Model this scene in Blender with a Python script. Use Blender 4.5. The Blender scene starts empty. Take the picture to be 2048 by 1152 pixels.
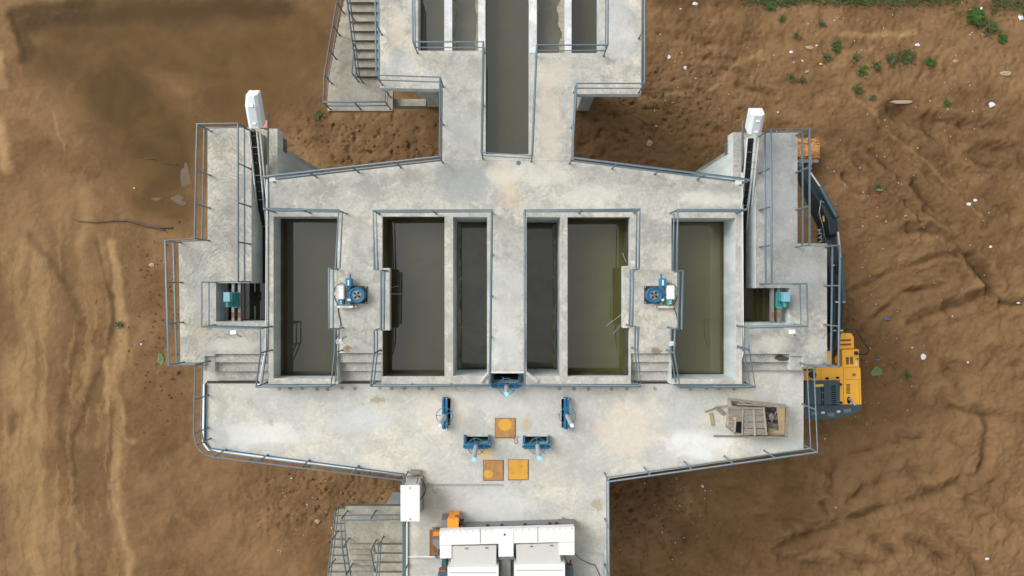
import bpy, math, random
import numpy as np
from mathutils import Vector, Matrix, geometry
random.seed(7)
R = math.radians
# ------------------------------------------------------------------ camera, sky, sun, exposure
scene = bpy.context.scene
COL = scene.collection
HC = 22.0                       # camera height above the upper deck (z = 0)
F = 2048 * 24.0 / 36.0
cam = bpy.data.objects.new("camera", bpy.data.cameras.new("camera"))
cam.data.lens = 24; cam.data.sensor_width = 36; cam.data.clip_end = 2000; cam.data.clip_start = 0.5
cam.location = (0, 0, HC)
COL.objects.link(cam); scene.camera = cam
scene.render.resolution_x = 1024; scene.render.resolution_y = 576
scene.view_settings.view_transform = 'Standard'; scene.view_settings.look = 'None'
scene.view_settings.exposure = 0.50; scene.view_settings.gamma = 1
SUN_EL, SUN_AZ = 44, 300        # azimuth clockwise from +Y
world = bpy.data.worlds.new("World"); scene.world = world; world.use_nodes = True
wt = world.node_tree; wt.nodes.clear()
sky = wt.nodes.new('ShaderNodeTexSky'); sky.sky_type = 'NISHITA'; sky.sun_disc = False
sky.sun_elevation = R(SUN_EL); sky.sun_rotation = R(SUN_AZ); sky.dust_density = 6; sky.air_density = 1.0
hs = wt.nodes.new('ShaderNodeHueSaturation'); hs.inputs['Saturation'].default_value = 0.0
bg = wt.nodes.new('ShaderNodeBackground'); bg.inputs['Strength'].default_value = 0.15
wo = wt.nodes.new('ShaderNodeOutputWorld')
wt.links.new(sky.outputs[0], hs.inputs['Color']); wt.links.new(hs.outputs[0], bg.inputs['Color']); wt.links.new(bg.outputs[0], wo.inputs[0])
sl = bpy.data.lights.new("sun", 'SUN'); sl.energy = 0.5; sl.angle = R(30); sl.color = (1.0, 0.96, 0.90)
sun = bpy.data.objects.new("sun", sl); COL.objects.link(sun)
az = R(SUN_AZ); el = R(SUN_EL)
sd = Vector((math.sin(az) * math.cos(el), math.cos(az) * math.cos(el), math.sin(el)))
sun.rotation_euler = sd.to_track_quat('Z', 'Y').to_euler(); sun.location = sd * 60

GZ = -8.0                       # ground level
LZ = -0.55                      # lower deck level
def P(px, py, z=0.0):
    s = (HC - z) / F
    return Vector(((px - 1024) * s, (576 - py) * s, z))

# ------------------------------------------------------------------ materials
class NT:
    def __init__(s, name):
        s.m = bpy.data.materials.new(name); s.m.use_nodes = True
        s.t = s.m.node_tree; s.t.nodes.clear()
        s.out = s.t.nodes.new('ShaderNodeOutputMaterial'); s.b = s.t.nodes.new('ShaderNodeBsdfPrincipled')
        s.t.links.new(s.b.outputs[0], s.out.inputs[0])
        s.pos = s.t.nodes.new('ShaderNodeNewGeometry').outputs['Position']
    def set(s, i, v):
        if isinstance(v, bpy.types.NodeSocket): s.t.links.new(v, i)
        else: i.default_value = v
    def vec(s, scale=(1, 1, 1), rot=(0, 0, 0), loc=(0, 0, 0), src=None):
        n = s.t.nodes.new('ShaderNodeMapping'); n.inputs['Scale'].default_value = scale
        n.inputs['Rotation'].default_value = rot; n.inputs['Location'].default_value = loc
        s.t.links.new(src or s.pos, n.inputs[0]); return n.outputs[0]
    def noise(s, scale, detail=5, rough=.55, dist=0, v=None, col=False):
        n = s.t.nodes.new('ShaderNodeTexNoise'); n.inputs['Scale'].default_value = scale
        n.inputs['Detail'].default_value = detail; n.inputs['Roughness'].default_value = rough
        n.inputs['Distortion'].default_value = dist; s.t.links.new(v or s.pos, n.inputs['Vector'])
        return n.outputs['Color' if col else 'Fac']
    def vor(s, scale, feat='F1', v=None, rnd=1):
        n = s.t.nodes.new('ShaderNodeTexVoronoi'); n.feature = feat; n.inputs['Scale'].default_value = scale
        n.inputs['Randomness'].default_value = rnd
        s.t.links.new(v or s.pos, n.inputs['Vector']); return n.outputs['Distance']
    def math(s, op, a, b=0.0, clamp=False):
        n = s.t.nodes.new('ShaderNodeMath'); n.operation = op; n.use_clamp = clamp
        s.set(n.inputs[0], a); s.set(n.inputs[1], b); return n.outputs[0]
    def vm(s, op, a, b=None):
        n = s.t.nodes.new('ShaderNodeVectorMath'); n.operation = op; s.set(n.inputs[0], a)
        if b is not None: s.set(n.inputs[1], b)
        return n.outputs['Value' if op in ('LENGTH', 'DOT_PRODUCT', 'DISTANCE') else 'Vector']
    def map(s, f, a, b, c=0.0, d=1.0, smooth=True):
        n = s.t.nodes.new('ShaderNodeMapRange'); n.clamp = True
        if smooth: n.interpolation_type = 'SMOOTHSTEP'
        s.set(n.inputs[0], f)
        for i, v in enumerate((a, b, c, d)): n.inputs[i + 1].default_value = v
        return n.outputs[0]
    def mix(s, f, a, b, mode='MIX'):
        n = s.t.nodes.new('ShaderNodeMix'); n.data_type = 'RGBA'; n.blend_type = mode
        s.set(n.inputs[0], f)
        for i, v in ((6, a), (7, b)):
            if isinstance(v, tuple) and len(v) == 3: v = v + (1,)
            s.set(n.inputs[i], v)
        return n.outputs[2]
    def attr(s, name):
        n = s.t.nodes.new('ShaderNodeAttribute'); n.attribute_name = name; return n
    def blob(s, px, py, rx, ry, z=0.0, nz=None, amp=1.2, soft=.6):
        c = P(px, py, z); k = F / (HC - z)
        d = s.vm('SUBTRACT', s.pos, tuple(c)); d = s.vm('MULTIPLY', d, (k / rx, k / ry, 0)); l = s.vm('LENGTH', d)
        if nz is not None: l = s.math('ADD', l, s.math('MULTIPLY', s.math('SUBTRACT', nz, .5), amp))
        return s.map(l, 1.0 + soft / 2, 1.0 - soft / 2)
    def bump(s, h, strength=.3, dist=.01):
        n = s.t.nodes.new('ShaderNodeBump'); n.inputs['Strength'].default_value = strength; n.inputs['Distance'].default_value = dist
        s.t.links.new(h, n.inputs['Height']); s.t.links.new(n.outputs[0], s.b.inputs['Normal'])
    def fin(s, col, rough=.8, metal=0.0, spec=None):
        if isinstance(col, tuple) and len(col) == 3: col = col + (1,)
        s.set(s.b.inputs['Base Color'], col); s.set(s.b.inputs['Roughness'], rough); s.b.inputs['Metallic'].default_value = metal
        if spec is not None: s.b.inputs['Specular IOR Level'].default_value = spec
        return s.m

def concrete(name, grey, cream, dark, wcream=.5, swirl=False, sidec=((.40, .44, .435), (.54, .58, .57)), blobs=(), z=0.0, stain=.5, contrast=1.0):
    n = NT(name)
    w = n.noise(1.3, 4, .6, col=True); wp = n.vm('ADD', n.pos, n.vm('MULTIPLY', n.vm('SUBTRACT', w, (.5, .5, .5)), (.8, .8, .8))); ws = n.vm('ADD', n.pos, n.vm('MULTIPLY', n.vm('SUBTRACT', w, (.5, .5, .5)), (.35, .5, .2)))
    big = n.noise(.33, 6, .62, 0, wp); mid = n.noise(1.4, 8, .68, .4, wp); fine = n.noise(9, 8, .72); grit = n.noise(70, 3, .6)
    c = n.mix(n.map(big, .60 - wcream * .25, .72 - wcream * .2), grey, cream)
    c = n.mix(n.math('MULTIPLY', n.map(mid, .44, .62), .62 * contrast), c, dark)
    m3 = n.noise(4.3, 9, .75, .9, n.vec(loc=(2, 4, 0))); c = n.mix(n.math('MULTIPLY', n.map(m3, .47, .62), .40 * contrast), c, dark)
    mid2 = n.noise(2.9, 8, .7, .8, n.vec(loc=(5, 9, 0)))
    c = n.mix(n.math('MULTIPLY', n.map(mid2, .52, .72), .55 * contrast), c, tuple(min(.75, x * 1.28) for x in cream))
    c = n.mix(n.math('MULTIPLY', n.map(fine, .38, .66), .42), c, dark)
    # small dark pits and stains
    sp = n.noise(5.5, 6, .75, .6, n.vec(loc=(3, 1, 0))); sp2 = n.noise(.8, 3, .5)
    msk = n.math('MULTIPLY', n.map(sp, .63, .75), n.map(sp2, .45, .65))
    c = n.mix(n.math('MULTIPLY', msk, stain), c, (.13, .115, .085))
    if swirl:
        cx = P(448, 0, z).x
        sx = n.t.nodes.new('ShaderNodeSeparateXYZ'); n.t.links.new(ws, sx.inputs[0])
        yy = n.math('MODULO', n.math('ADD', sx.outputs[1], 20), .82)
        dx = n.math('SUBTRACT', sx.outputs[0], cx)
        l = n.math('SQRT', n.math('ADD', n.math('MULTIPLY', dx, dx), n.math('MULTIPLY', yy, yy)))
        wv = n.math('SINE', n.math('MULTIPLY', n.math('ADD', l, n.math('MULTIPLY', n.noise(2.6, 5, .65), .07)), 50))
        m = n.math('MULTIPLY', n.map(wv, .0, 1.0), n.map(n.noise(3.4, 6, .7), .44, .60))
        c = n.mix(n.math('MULTIPLY', m, .55), c, tuple(x * .8 for x in dark))
    ck = n.vor(.42, 'DISTANCE_TO_EDGE', n.vm('ADD', n.pos, n.vm('MULTIPLY', n.vm('SUBTRACT', n.noise(2.3, 6, .7, col=True), (.5, .5, .5)), (1.6, 1.6, .2))))
    c = n.mix(n.math('MULTIPLY', n.math('MULTIPLY', n.map(ck, .007, .002), n.map(n.noise(.7, 2), .50, .56)), .55), c, (.14, .13, .11))
    rs = n.noise(1.15, 6, .7, 1.2, n.vec(loc=(11, 3, 0))); c = n.mix(n.math('MULTIPLY', n.map(rs, .64, .74), .38), c, (.36, .26, .15))
    ez = n.noise(1.9, 6, .65, .5); ez2 = n.noise(7.5, 6, .7, .8)
    for (px, py, rx, ry, colr, st) in blobs:
        b = n.blob(px, py, rx, ry, z, ez if max(rx, ry) > 22 else ez2, 2.2 if max(rx, ry) > 22 else 3.4, .8 if max(rx, ry) > 22 else .5)
        c = n.mix(n.math('MULTIPLY', b, st), c, colr)
    # vertical faces: smoother formed concrete; on stairs, riser shade painted in with grime
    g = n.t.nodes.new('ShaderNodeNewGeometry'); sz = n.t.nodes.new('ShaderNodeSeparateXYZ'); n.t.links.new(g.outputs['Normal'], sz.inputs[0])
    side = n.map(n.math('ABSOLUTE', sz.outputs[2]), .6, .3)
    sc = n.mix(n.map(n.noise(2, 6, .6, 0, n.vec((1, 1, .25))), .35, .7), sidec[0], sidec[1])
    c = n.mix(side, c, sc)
    hgt = n.math('ADD', n.math('MULTIPLY', fine, .8), n.math('MULTIPLY', grit, .35))
    n.bump(hgt, .30, .02)
    return n.fin(c, .86, spec=.3)

def paint(name, col, rough=.45, dirt=.35, dcol=(.10, .08, .06), metal=0.0, scale=6):
    n = NT(name)
    c = n.mix(n.math('MULTIPLY', n.map(n.noise(scale, 7, .7, .4), .50, .74), dirt), col, dcol)
    c = n.mix(n.math('MULTIPLY', n.map(n.noise(scale * .3, 4, .6), .4, .7), dirt * .35), c, tuple(x * .7 for x in col))
    n.bump(n.noise(40, 3), .08, .01)
    return n.fin(c, rough, metal)

def water(name, c1, c2, c3, ior=1.6, scale=.35, rough=.03):
    n = NT(name)
    c = n.mix(n.map(n.noise(scale, 4, .55, .6), .35, .65), c1, c2)
    c = n.mix(n.math('MULTIPLY', n.map(n.noise(scale * 3.2, 6, .65, .8), .48, .72), .6), c, c3)
    fl = n.vor(3.0); fm = n.math('MULTIPLY', n.map(fl, .035, .02), n.map(n.noise(1.1), .52, .56))
    c = n.mix(n.math('MULTIPLY', fm, .5), c, (.3, .3, .25))
    n.bump(n.noise(2.2, 2), .012, .05)
    n.fin(c, rough); n.b.inputs['IOR'].default_value = ior
    return n.m

STA = (.20, .185, .15)
M = {}
M['deck'] = concrete('deck_concrete', (.45, .44, .395), (.575, .54, .455), (.26, .255, .23), .45, blobs=[
    (935, 360, 62, 42, (.27, .285, .29), .75), (600, 340, 90, 16, (.36, .37, .37), .5), (1012, 350, 30, 28, (.62, .55, .42), .6), (1022, 395, 22, 24, (.47, .33, .21), .45),
    (1080, 345, 60, 22, (.60, .585, .52), .5), (560, 345, 16, 8, (.66, .66, .63), .6), (820, 350, 30, 12, (.29, .27, .22), .4),
    (1180, 390, 50, 22, (.58, .56, .50), .5), (1012, 600, 34, 90, (.52, .525, .52), .5), (1012, 700, 36, 40, (.58, .585, .58), .55),
    (1420, 395, 60, 16, (.60, .58, .51), .6), (1450, 375, 34, 12, (.28, .28, .26), .45), (720, 470, 26, 40, (.38, .38, .37), .4),
    (1000, 180, 40, 200, (.55, .55, .5), 0.2), (925, 260, 34, 40, (.38, .385, .38), .55), (1100, 250, 22, 90, (.58, .50, .40), .55), (1105, 150, 40, 30, (.58, .53, .44), .5),
    (796, 60, 16, 40, (.60, .53, .42), .5), (800, 120, 30, 20, (.40, .42, .44), .5), (1240, 60, 30, 60, (.52, .53, .53), .5), (1310, 590, 30, 30, (.47, .47, .46), .6),
    (694, 698, 8, 7, (.22, .14, .08), .85), (1312, 702, 9, 7, (.22, .15, .09), .85)])
M['platform_l'] = concrete('left_platform_concrete', (.40, .39, .35), (.50, .475, .395), (.235, .23, .205), .55, swirl=True, blobs=[
    (505, 552, 24, 10, (.23, .21, .18), .6), (415, 600, 50, 40, (.46, .46, .44), .3), (470, 690, 60, 14, (.53, .50, .44), .5), (400, 660, 14, 20, (.48, .40, .30), .5)])
M['platform_r'] = concrete('right_platform_concrete', (.325, .325, .305), (.46, .445, .39), (.195, .195, .185), .35, blobs=[
    (1560, 380, 34, 120, (.33, .35, .36), .45), (1600, 560, 40, 60, (.30, .31, .32), .4), (1540, 690, 40, 16, (.50, .47, .41), .5), (1635, 690, 22, 20, (.55, .53, .47), .4)])
M['lower'] = concrete('lower_deck_concrete', (.475, .47, .43), (.59, .55, .455), (.335, .33, .305), .6, z=LZ, contrast=.75, stain=.4, blobs=[
    (500, 870, 110, 25, (.66, .67, .64), .5), (720, 840, 60, 26, (.50, .525, .54), .45), (880, 820, 50, 40, (.67, .60, .50), .5), (1000, 800, 120, 26, (.57, .57, .54), .4),
    (755, 800, 16, 6, (.30, .24, .14), .7), (543, 842, 5, 8, (.36, .30, .20), .6), (430, 870, 26, 24, (.38, .39, .36), .5), (540, 893, 30, 10, (.40, .41, .39), .5), (622, 915, 12, 8, (.40, .41, .40), .6), (1520, 790, 26, 14, (.45, .46, .46), .3),
    (1365, 838, 38, 32, (.40, .415, .425), .55), (1250, 860, 60, 50, (.66, .56, .44), .45), (1400, 890, 60, 26, (.72, .73, .72), .5), (1560, 885, 60, 16, (.43, .45, .43), .6),
    (970, 905, 14, 12, (.62, .40, .14), .75), (1052, 850, 10, 12, (.42, .33, .16), .6), (985, 1015, 80, 30, (.55, .555, .55), .5), (1195, 1010, 12, 10, (.30, .22, .12), .6), (850, 1030, 20, 30, (.36, .35, .33), .5),
    (1143, 915, 14, 30, (.40, .38, .32), .35), (860, 1100, 26, 26, (.33, .32, .30), .45), (889, 795, 14, 10, (.33, .33, .32), .5), (1136, 792, 13, 10, (.33, .33, .32), .5)])
M['stair'] = concrete('stair_concrete', (.31, .295, .25), (.40, .37, .29), (.20, .18, .14), .4, stain=.7, sidec=((.15, .14, .115), (.22, .205, .17)))  # dark side colour paints in the shade on risers, along with dirt
M['white_conc'] = concrete('pale_wall_concrete', (.60, .61, .62), (.68, .68, .67), (.42, .42, .41), .5, stain=.5)
M['algae'] = concrete('algae_ledge_concrete', (.30, .28, .20), (.38, .35, .27), (.12, .12, .07), .5, stain=.9)
M['rail'] = paint('railing_paint', (.105, .155, .185), .42, .35, (.05, .04, .03))
M['dark_rail'] = paint('stair_railing_paint', (.095, .125, .145), .5, .4, (.06, .04, .03))
M['blue'] = paint('blue_machine_paint', (.008, .115, .23), .45, .75, (.05, .05, .05), scale=12)
M['blue2'] = paint('bright_blue_paint', (.008, .17, .31), .45, .6, (.04, .06, .07), scale=12)
M['teal'] = paint('teal_paint', (.02, .20, .20), .4, .3, (.02, .08, .08), scale=20)
M['ltblue'] = paint('light_blue_paint', (.17, .37, .44), .4, .15)
M['capblue'] = paint('pale_blue_cap', (.25, .60, .82), .35, .05)
M['white'] = paint('white_paint', (.64, .65, .64), .5, .22, (.50, .47, .40), scale=4)
M['white_dirty'] = paint('weathered_white_paint', (.70, .70, .68), .5, .35, (.33, .24, .16), scale=9)
M['hood'] = paint('white_hood_sheet', (.66, .71, .72), .45, .35, (.35, .38, .38), scale=5)
M['grey'] = paint('grey_cover_sheet', (.48, .47, .44), .5, .2, (.30, .28, .25), scale=4)
M['steel'] = paint('dull_steel', (.20, .21, .21), .5, .45, (.09, .06, .04), metal=.3)
M['galv'] = paint('galvanised_steel', (.48, .50, .51), .42, .3, (.22, .2, .17), metal=.4)
M['black'] = paint('black_rubber', (.02, .02, .022), .6, .1)
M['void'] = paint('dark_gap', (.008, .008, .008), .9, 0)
M['orange'] = paint('orange_paint', (.80, .26, .02), .45, .25, (.2, .1, .05), scale=12)
M['rust'] = paint('rusty_steel', (.22, .09, .03), .85, .6, (.07, .035, .02), scale=16)
M['yellow'] = paint('excavator_yellow', (.92, .47, .05), .42, .16, (.30, .18, .06), scale=4)
M['slate'] = paint('excavator_slate', (.045, .078, .100), .42, .3, (.09, .075, .055), scale=5)
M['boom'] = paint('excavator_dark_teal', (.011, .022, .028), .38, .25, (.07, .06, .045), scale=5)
M['cyl'] = paint('cylinder_slate', (.040, .078, .10), .35, .25, (.1, .08, .06), scale=8)
M['red'] = paint('faded_red', (.45, .05, .03), .6, .3)
M['yel2'] = paint('yellow_label', (.75, .60, .12), .5, .3)
M['green_l'] = paint('green_scrap', (.10, .16, .07), .8, .3)
M['bluel'] = paint('blue_scrap', (.07, .12, .30), .6, .2)
M['card'] = paint('cardboard', (.42, .27, .15), .85, .4, (.15, .09, .05), scale=8)
M['litter'] = paint('white_scrap', (.58, .58, .60), .6, .25, (.25, .18, .12), scale=15)
M['pale'] = paint('pale_stone', (.33, .26, .18), .8, .4, (.2, .14, .08), scale=6)
M['brick'] = paint('brick_red', (.50, .22, .15), .8, .5, (.35, .25, .2), scale=12)

def plate_mat(px, py, rx, ry):
    n = NT('rusty_orange_plate'); nz = n.noise(5, 5, .6)
    c = n.mix(n.map(n.noise(9, 7, .7), .3, .7), (.42, .225, .065), (.34, .175, .065))
    st = n.noise(30, 3, .5, 0, n.vec((1, .08, 1))); c = n.mix(n.math('MULTIPLY', n.map(st, .4, .6), .25), c, (.20, .09, .035))
    c = n.mix(n.blob(px, py, rx, ry, LZ, nz, .45, .25), c, (.56, .30, .035))
    c = n.mix(n.math('MULTIPLY', n.map(n.noise(3.2, 7, .7), .5, .66), .5), c, (.20, .10, .045))
    n.bump(n.noise(25, 4), .2, .01); return n.fin(c, .75)

def wood(name, a, b, ang=0.0):
    n = NT(name); v = n.vec((2.5, 38, 10), (0, 0, ang)); g = n.noise(1.0, 6, .65, .3, v)
    c = n.mix(n.map(g, .32, .68), a, b); c = n.mix(n.math('MULTIPLY', n.map(n.noise(3.5, 6, .7), .5, .75), .5), c, tuple(x * .4 for x in a))
    oi = n.t.nodes.new('ShaderNodeObjectInfo'); c = n.mix(n.math('MULTIPLY', oi.outputs['Random'], .45), c, tuple(x * .62 for x in a))
    n.bump(g, .4, .01); return n.fin(c, .9, spec=.2)
M['wood'] = wood('weathered_grey_wood', (.29, .26, .22), (.15, .13, .105))
M['wood_v'] = wood('weathered_grey_wood_upright', (.37, .34, .29), (.21, .185, .155), R(90))
M['wood_y'] = wood('yellow_plywood', (.40, .32, .18), (.28, .21, .12), R(90))
M['stick'] = wood('old_branch_bark', (.13, .09, .06), (.07, .05, .035))

def clay():
    n = NT('bucket_clay'); g = n.noise(5, 7, .7, .5)
    c = n.mix(n.map(g, .35, .65), (.50, .25, .08), (.30, .15, .055)); c = n.mix(n.math('MULTIPLY', n.map(n.noise(2), .5, .7), .6), c, (.17, .09, .04))
    n.bump(g, .6, .05); return n.fin(c, .85)
M['clay'] = clay()

def grass_mat(name, a, b):
    n = NT(name); c = n.mix(n.map(n.noise(7, 3), .35, .65), a, b); return n.fin(c, .7, spec=.2)
M['grass'] = grass_mat('grass_green', (.040, .065, .018), (.085, .105, .04))
M['grass2'] = grass_mat('leafy_green', (.02, .075, .02), (.06, .10, .018))

def mud():
    n = NT('mud'); t = n.attr('tone').outputs['Color']
    sx = n.t.nodes.new('ShaderNodeSeparateColor'); n.t.links.new(t, sx.inputs[0]); dry, wet, pud = sx.outputs
    w = n.noise(.5, 4, .6, col=True); wp = n.vm('ADD', n.pos, n.vm('MULTIPLY', n.vm('SUBTRACT', w, (.5, .5, .5)), (1.5, 1.5, 0)))
    a = n.noise(.22, 7, .6, 0, wp); b = n.noise(1.2, 8, .65, .3, wp); f = n.noise(6, 8, .72); g = n.noise(28, 5, .7)
    c = n.mix(n.map(a, .40, .60), (.136, .076, .036), (.205, .120, .058))
    c = n.mix(n.math('MULTIPLY', n.map(b, .42, .70), .40), c, (.088, .049, .022))
    c = n.mix(n.math('MULTIPLY', n.map(f, .45, .75), .30), c, (.225, .140, .068))
    c = n.mix(n.math('MULTIPLY', n.math('MULTIPLY', n.map(g, .56, .68), n.map(b, .50, .62)), .55), c, (.065, .038, .020))
    tan = n.mix(n.map(b, .35, .65), (.315, .203, .098), (.245, .152, .071))
    d2 = n.math('ADD', dry, n.math('MULTIPLY', n.math('SUBTRACT', b, .5), .5))
    c = n.mix(n.map(d2, .15, .8), c, tan)
    sp_ = n.t.nodes.new('ShaderNodeSeparateXYZ'); n.t.links.new(n.pos, sp_.inputs[0])
    lm = n.math('MULTIPLY', n.map(sp_.outputs[0], -15.2, -18.5), n.map(sp_.outputs[1], 4.5, 0.0))
    strk = n.noise(1.0, 7, .62, .25, n.vm('MULTIPLY', wp, (2.1, .16, 1)))
    c = n.mix(n.math('MULTIPLY', n.math('MULTIPLY', n.map(strk, .50, .60), lm), .55), c, (.135, .080, .040))
    c = n.mix(n.math('MULTIPLY', n.math('MULTIPLY', n.map(strk, .46, .40), lm), .30), c, (.33, .215, .10))
    w2 = n.math('ADD', wet, n.math('MULTIPLY', n.math('SUBTRACT', n.noise(2.2, 6, .65, .5), .5), .45))
    c = n.mix(n.math('MULTIPLY', n.map(w2, .12, .95), .85), c, (.046, .028, .014))
    pc = n.mix(n.map(n.noise(.45, 4, .6, .5), .35, .65), (.070, .041, .016), (.104, .061, .022))
    c = n.mix(pud, c, n.mix(n.math('MULTIPLY', n.map(w2, .12, .95), .8), pc, (.060, .036, .016)))
    pit = n.math('MULTIPLY', n.map(n.vor(2.6, 'F1', wp), .17, .05), n.map(n.noise(.6, 4), .50, .60)); c = n.mix(n.math('MULTIPLY', n.math('MULTIPLY', pit, n.math('SUBTRACT', 1.0, pud, True)), .45), c, (.055, .033, .017))
    
    peb = n.math('MULTIPLY', n.map(n.vor(7.5), .10, .05), n.map(n.noise(.9, 3), .53, .60)); peb = n.math('MULTIPLY', peb, n.math('SUBTRACT', 1.0, pud, True))
    c = n.mix(n.math('MULTIPLY', peb, .5), c, (.34, .27, .2))
    gg = n.noise(62, 3, .6); c = n.mix(n.math('MULTIPLY', n.math('MULTIPLY', n.map(gg, .50, .66), n.math('SUBTRACT', 1.0, pud, True)), .30), c, (.06, .036, .018)); c = n.mix(n.math('MULTIPLY', n.math('MULTIPLY', n.map(n.noise(44, 3, .6), .60, .70), n.math('SUBTRACT', 1.0, pud, True)), .30), c, (.33, .23, .13))
    h = n.math('ADD', n.math('ADD', n.math('MULTIPLY', f, .8), n.math('MULTIPLY', g, .25)), n.math('MULTIPLY', b, 1.2))
    h = n.math('MULTIPLY', h, n.math('SUBTRACT', 1.05, pud))
    n.bump(h, .40, .06)
    ro = n.math('SUBTRACT', .85, n.math('MULTIPLY', pud, .15))
    return n.fin(c, ro, spec=.06)
M['mud'] = mud()

# ------------------------------------------------------------------ mesh builder
class MB:
    def __init__(s): s.v = []; s.f = []; s.sm = []
    def add(s, vs, fs, smooth=False):
        o = len(s.v); s.v += [tuple(v) for v in vs]; s.f += [tuple(i + o for i in f) for f in fs]; s.sm += [smooth] * len(fs); return s
    def box(s, x0, x1, y0, y1, z0, z1):
        x0, x1 = sorted((x0, x1)); y0, y1 = sorted((y0, y1)); z0, z1 = sorted((z0, z1))
        vs = [(x, y, z) for z in (z0, z1) for y in (y0, y1) for x in (x0, x1)]
        return s.add(vs, [(0, 2, 3, 1), (4, 5, 7, 6), (0, 1, 5, 4), (2, 6, 7, 3), (0, 4, 6, 2), (1, 3, 7, 5)])
    def pbox(s, px0, py0, px1, py1, z0, z1):            # outline read at the top level z1
        a = P(px0, py0, z1); b = P(px1, py1, z1); return s.box(a.x, b.x, a.y, b.y, z0, z1)
    def obox(s, c, size, rot=(0, 0, 0)):
        from mathutils import Euler
        m = Euler([R(a) for a in rot]).to_matrix(); c = Vector(c)
        hx, hy, hz = [q / 2 for q in size]
        vs = [c + m @ Vector((x, y, z)) for z in (-hz, hz) for y in (-hy, hy) for x in (-hx, hx)]
        return s.add(vs, [(0, 2, 3, 1), (4, 5, 7, 6), (0, 1, 5, 4), (2, 6, 7, 3), (0, 4, 6, 2), (1, 3, 7, 5)])
    def beam(s, a, b, w, h):                            # box along a segment
        a = Vector(a); b = Vector(b); d = (b - a).normalized()
        up = Vector((0, 0, 1)) if abs(d.z) < .95 else Vector((0, 1, 0))
        r = d.cross(up).normalized() * w / 2; u = r.cross(d).normalized() * h / 2
        vs = [p + i * r + j * u for p in (a, b) for i, j in ((-1, -1), (1, -1), (1, 1), (-1, 1))]
        return s.add(vs, [(3, 2, 1, 0), (4, 5, 6, 7), (0, 1, 5, 4), (1, 2, 6, 5), (2, 3, 7, 6), (3, 0, 4, 7)])
    def tube(s, pts, r, n=8, cap=True, closed=False):
        pts = [Vector(p) for p in pts]; m = len(pts); rs = r if isinstance(r, (list, tuple)) else [r] * m
        vs = []; ref = None
        for i, p in enumerate(pts):
            if closed: d = pts[(i + 1) % m] - pts[i - 1]
            else: d = (pts[min(i + 1, m - 1)] - pts[max(i - 1, 0)])
            d.normalize()
            if ref is None: ref = Vector((0, 0, 1)) if abs(d.z) < .9 else Vector((1, 0, 0))
            a = d.cross(ref)
            if a.length < 1e-4: a = d.orthogonal()
            a.normalize(); b = a.cross(d).normalized(); ref = b
            k = rs[i]
            if 0 < i < m - 1 and not closed:
                d1 = (pts[i] - pts[i - 1]).normalized(); d2 = (pts[i + 1] - pts[i]).normalized()
                k = rs[i] / max(.6, math.sqrt(max(.0, (1 + d1.dot(d2)) / 2)))
            for j in range(n):
                t = 2 * math.pi * j / n; vs.append(p + a * math.cos(t) * k + b * math.sin(t) * rs[i])
        fs = []
        for i in range(m if closed else m - 1):
            i2 = (i + 1) % m
            for j in range(n): fs.append((i * n + j, i * n + (j + 1) % n, i2 * n + (j + 1) % n, i2 * n + j))
        s.add(vs, fs, True)
        if cap and not closed: s.add(vs[:n], [tuple(range(n))[::-1]]); s.add(vs[-n:], [tuple(range(n))])
        return s
    def cyl(s, a, b, r, n=20, r2=None): return s.tube([a, b], [r, r if r2 is None else r2], n)
    def ring(s, c, R_, r, n=36, k=8, axis='z', ry=None):
        c = Vector(c); pts = []
        for i in range(n):
            t = 2 * math.pi * i / n; pts.append(c + Vector((math.cos(t) * R_, math.sin(t) * (ry or R_), 0)))
        return s.tube(pts, r, k, False, True)
    def prism(s, outer, z0, z1, holes=()):
        """outer/holes: lists of (x, y)"""
        polys = [[Vector((x, y, 0)) for x, y in pl] for pl in [outer] + list(holes)]
        flat = [p for pl in polys for p in pl]; tris = geometry.tessellate_polygon(polys)
        n = len(flat); vs = [(p.x, p.y, z1) for p in flat] + [(p.x, p.y, z0) for p in flat]; fs = []
        for t in tris:
            a, b, c = (flat[i] for i in t)
            if (b - a).cross(c - a).z < 0: t = (t[0], t[2], t[1])
            fs.append(tuple(t)); fs.append((t[2] + n, t[1] + n, t[0] + n))
        s.add(vs, fs); o = 0
        for k, pl in enumerate(polys):
            m = len(pl); ar = sum(pl[i].x * pl[(i + 1) % m].y - pl[(i + 1) % m].x * pl[i].y for i in range(m))
            ccw = ar > 0; q = []
            for i in range(m):
                j = (i + 1) % m; f = (i + o, i + o + n, j + o + n, j + o)
                q.append(f if (ccw == (k == 0)) else f[::-1])
            s.add(vs, q); o += m
        return s
    def pprism(s, outer, z0, z1, holes=(), zr=None):     # px outlines read at level zr (default z1)
        zr = z1 if zr is None else zr
        g = lambda pl: [tuple(P(x, y, zr).xy) for x, y in pl]
        return s.prism(g(outer), z0, z1, [g(h) for h in holes])
    def build(s, name, mat, parent=None, bevel=0, **tags):
        me = bpy.data.meshes.new(name); me.from_pydata(s.v, [], s.f); me.validate(); me.update()
        if len(me.polygons) == len(s.sm): me.polygons.foreach_set('use_smooth', s.sm)
        me.materials.append(M[mat] if isinstance(mat, str) else mat)
        o = bpy.data.objects.new(name, me); COL.objects.link(o)
        if parent is not None:
            o.parent = parent; o.matrix_parent_inverse = Matrix.Translation(-parent.location) if parent.rotation_euler.z == 0 else parent.matrix_basis.inverted()
        if bevel:
            b = o.modifiers.new('bevel', 'BEVEL'); b.width = bevel; b.segments = 2; b.limit_method = 'ANGLE'
        for k, v in tags.items(): o[k] = v
        return o
def rect(x0, y0, x1, y1): return [(x0, y0), (x1, y0), (x1, y1), (x0, y1)]
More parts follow.
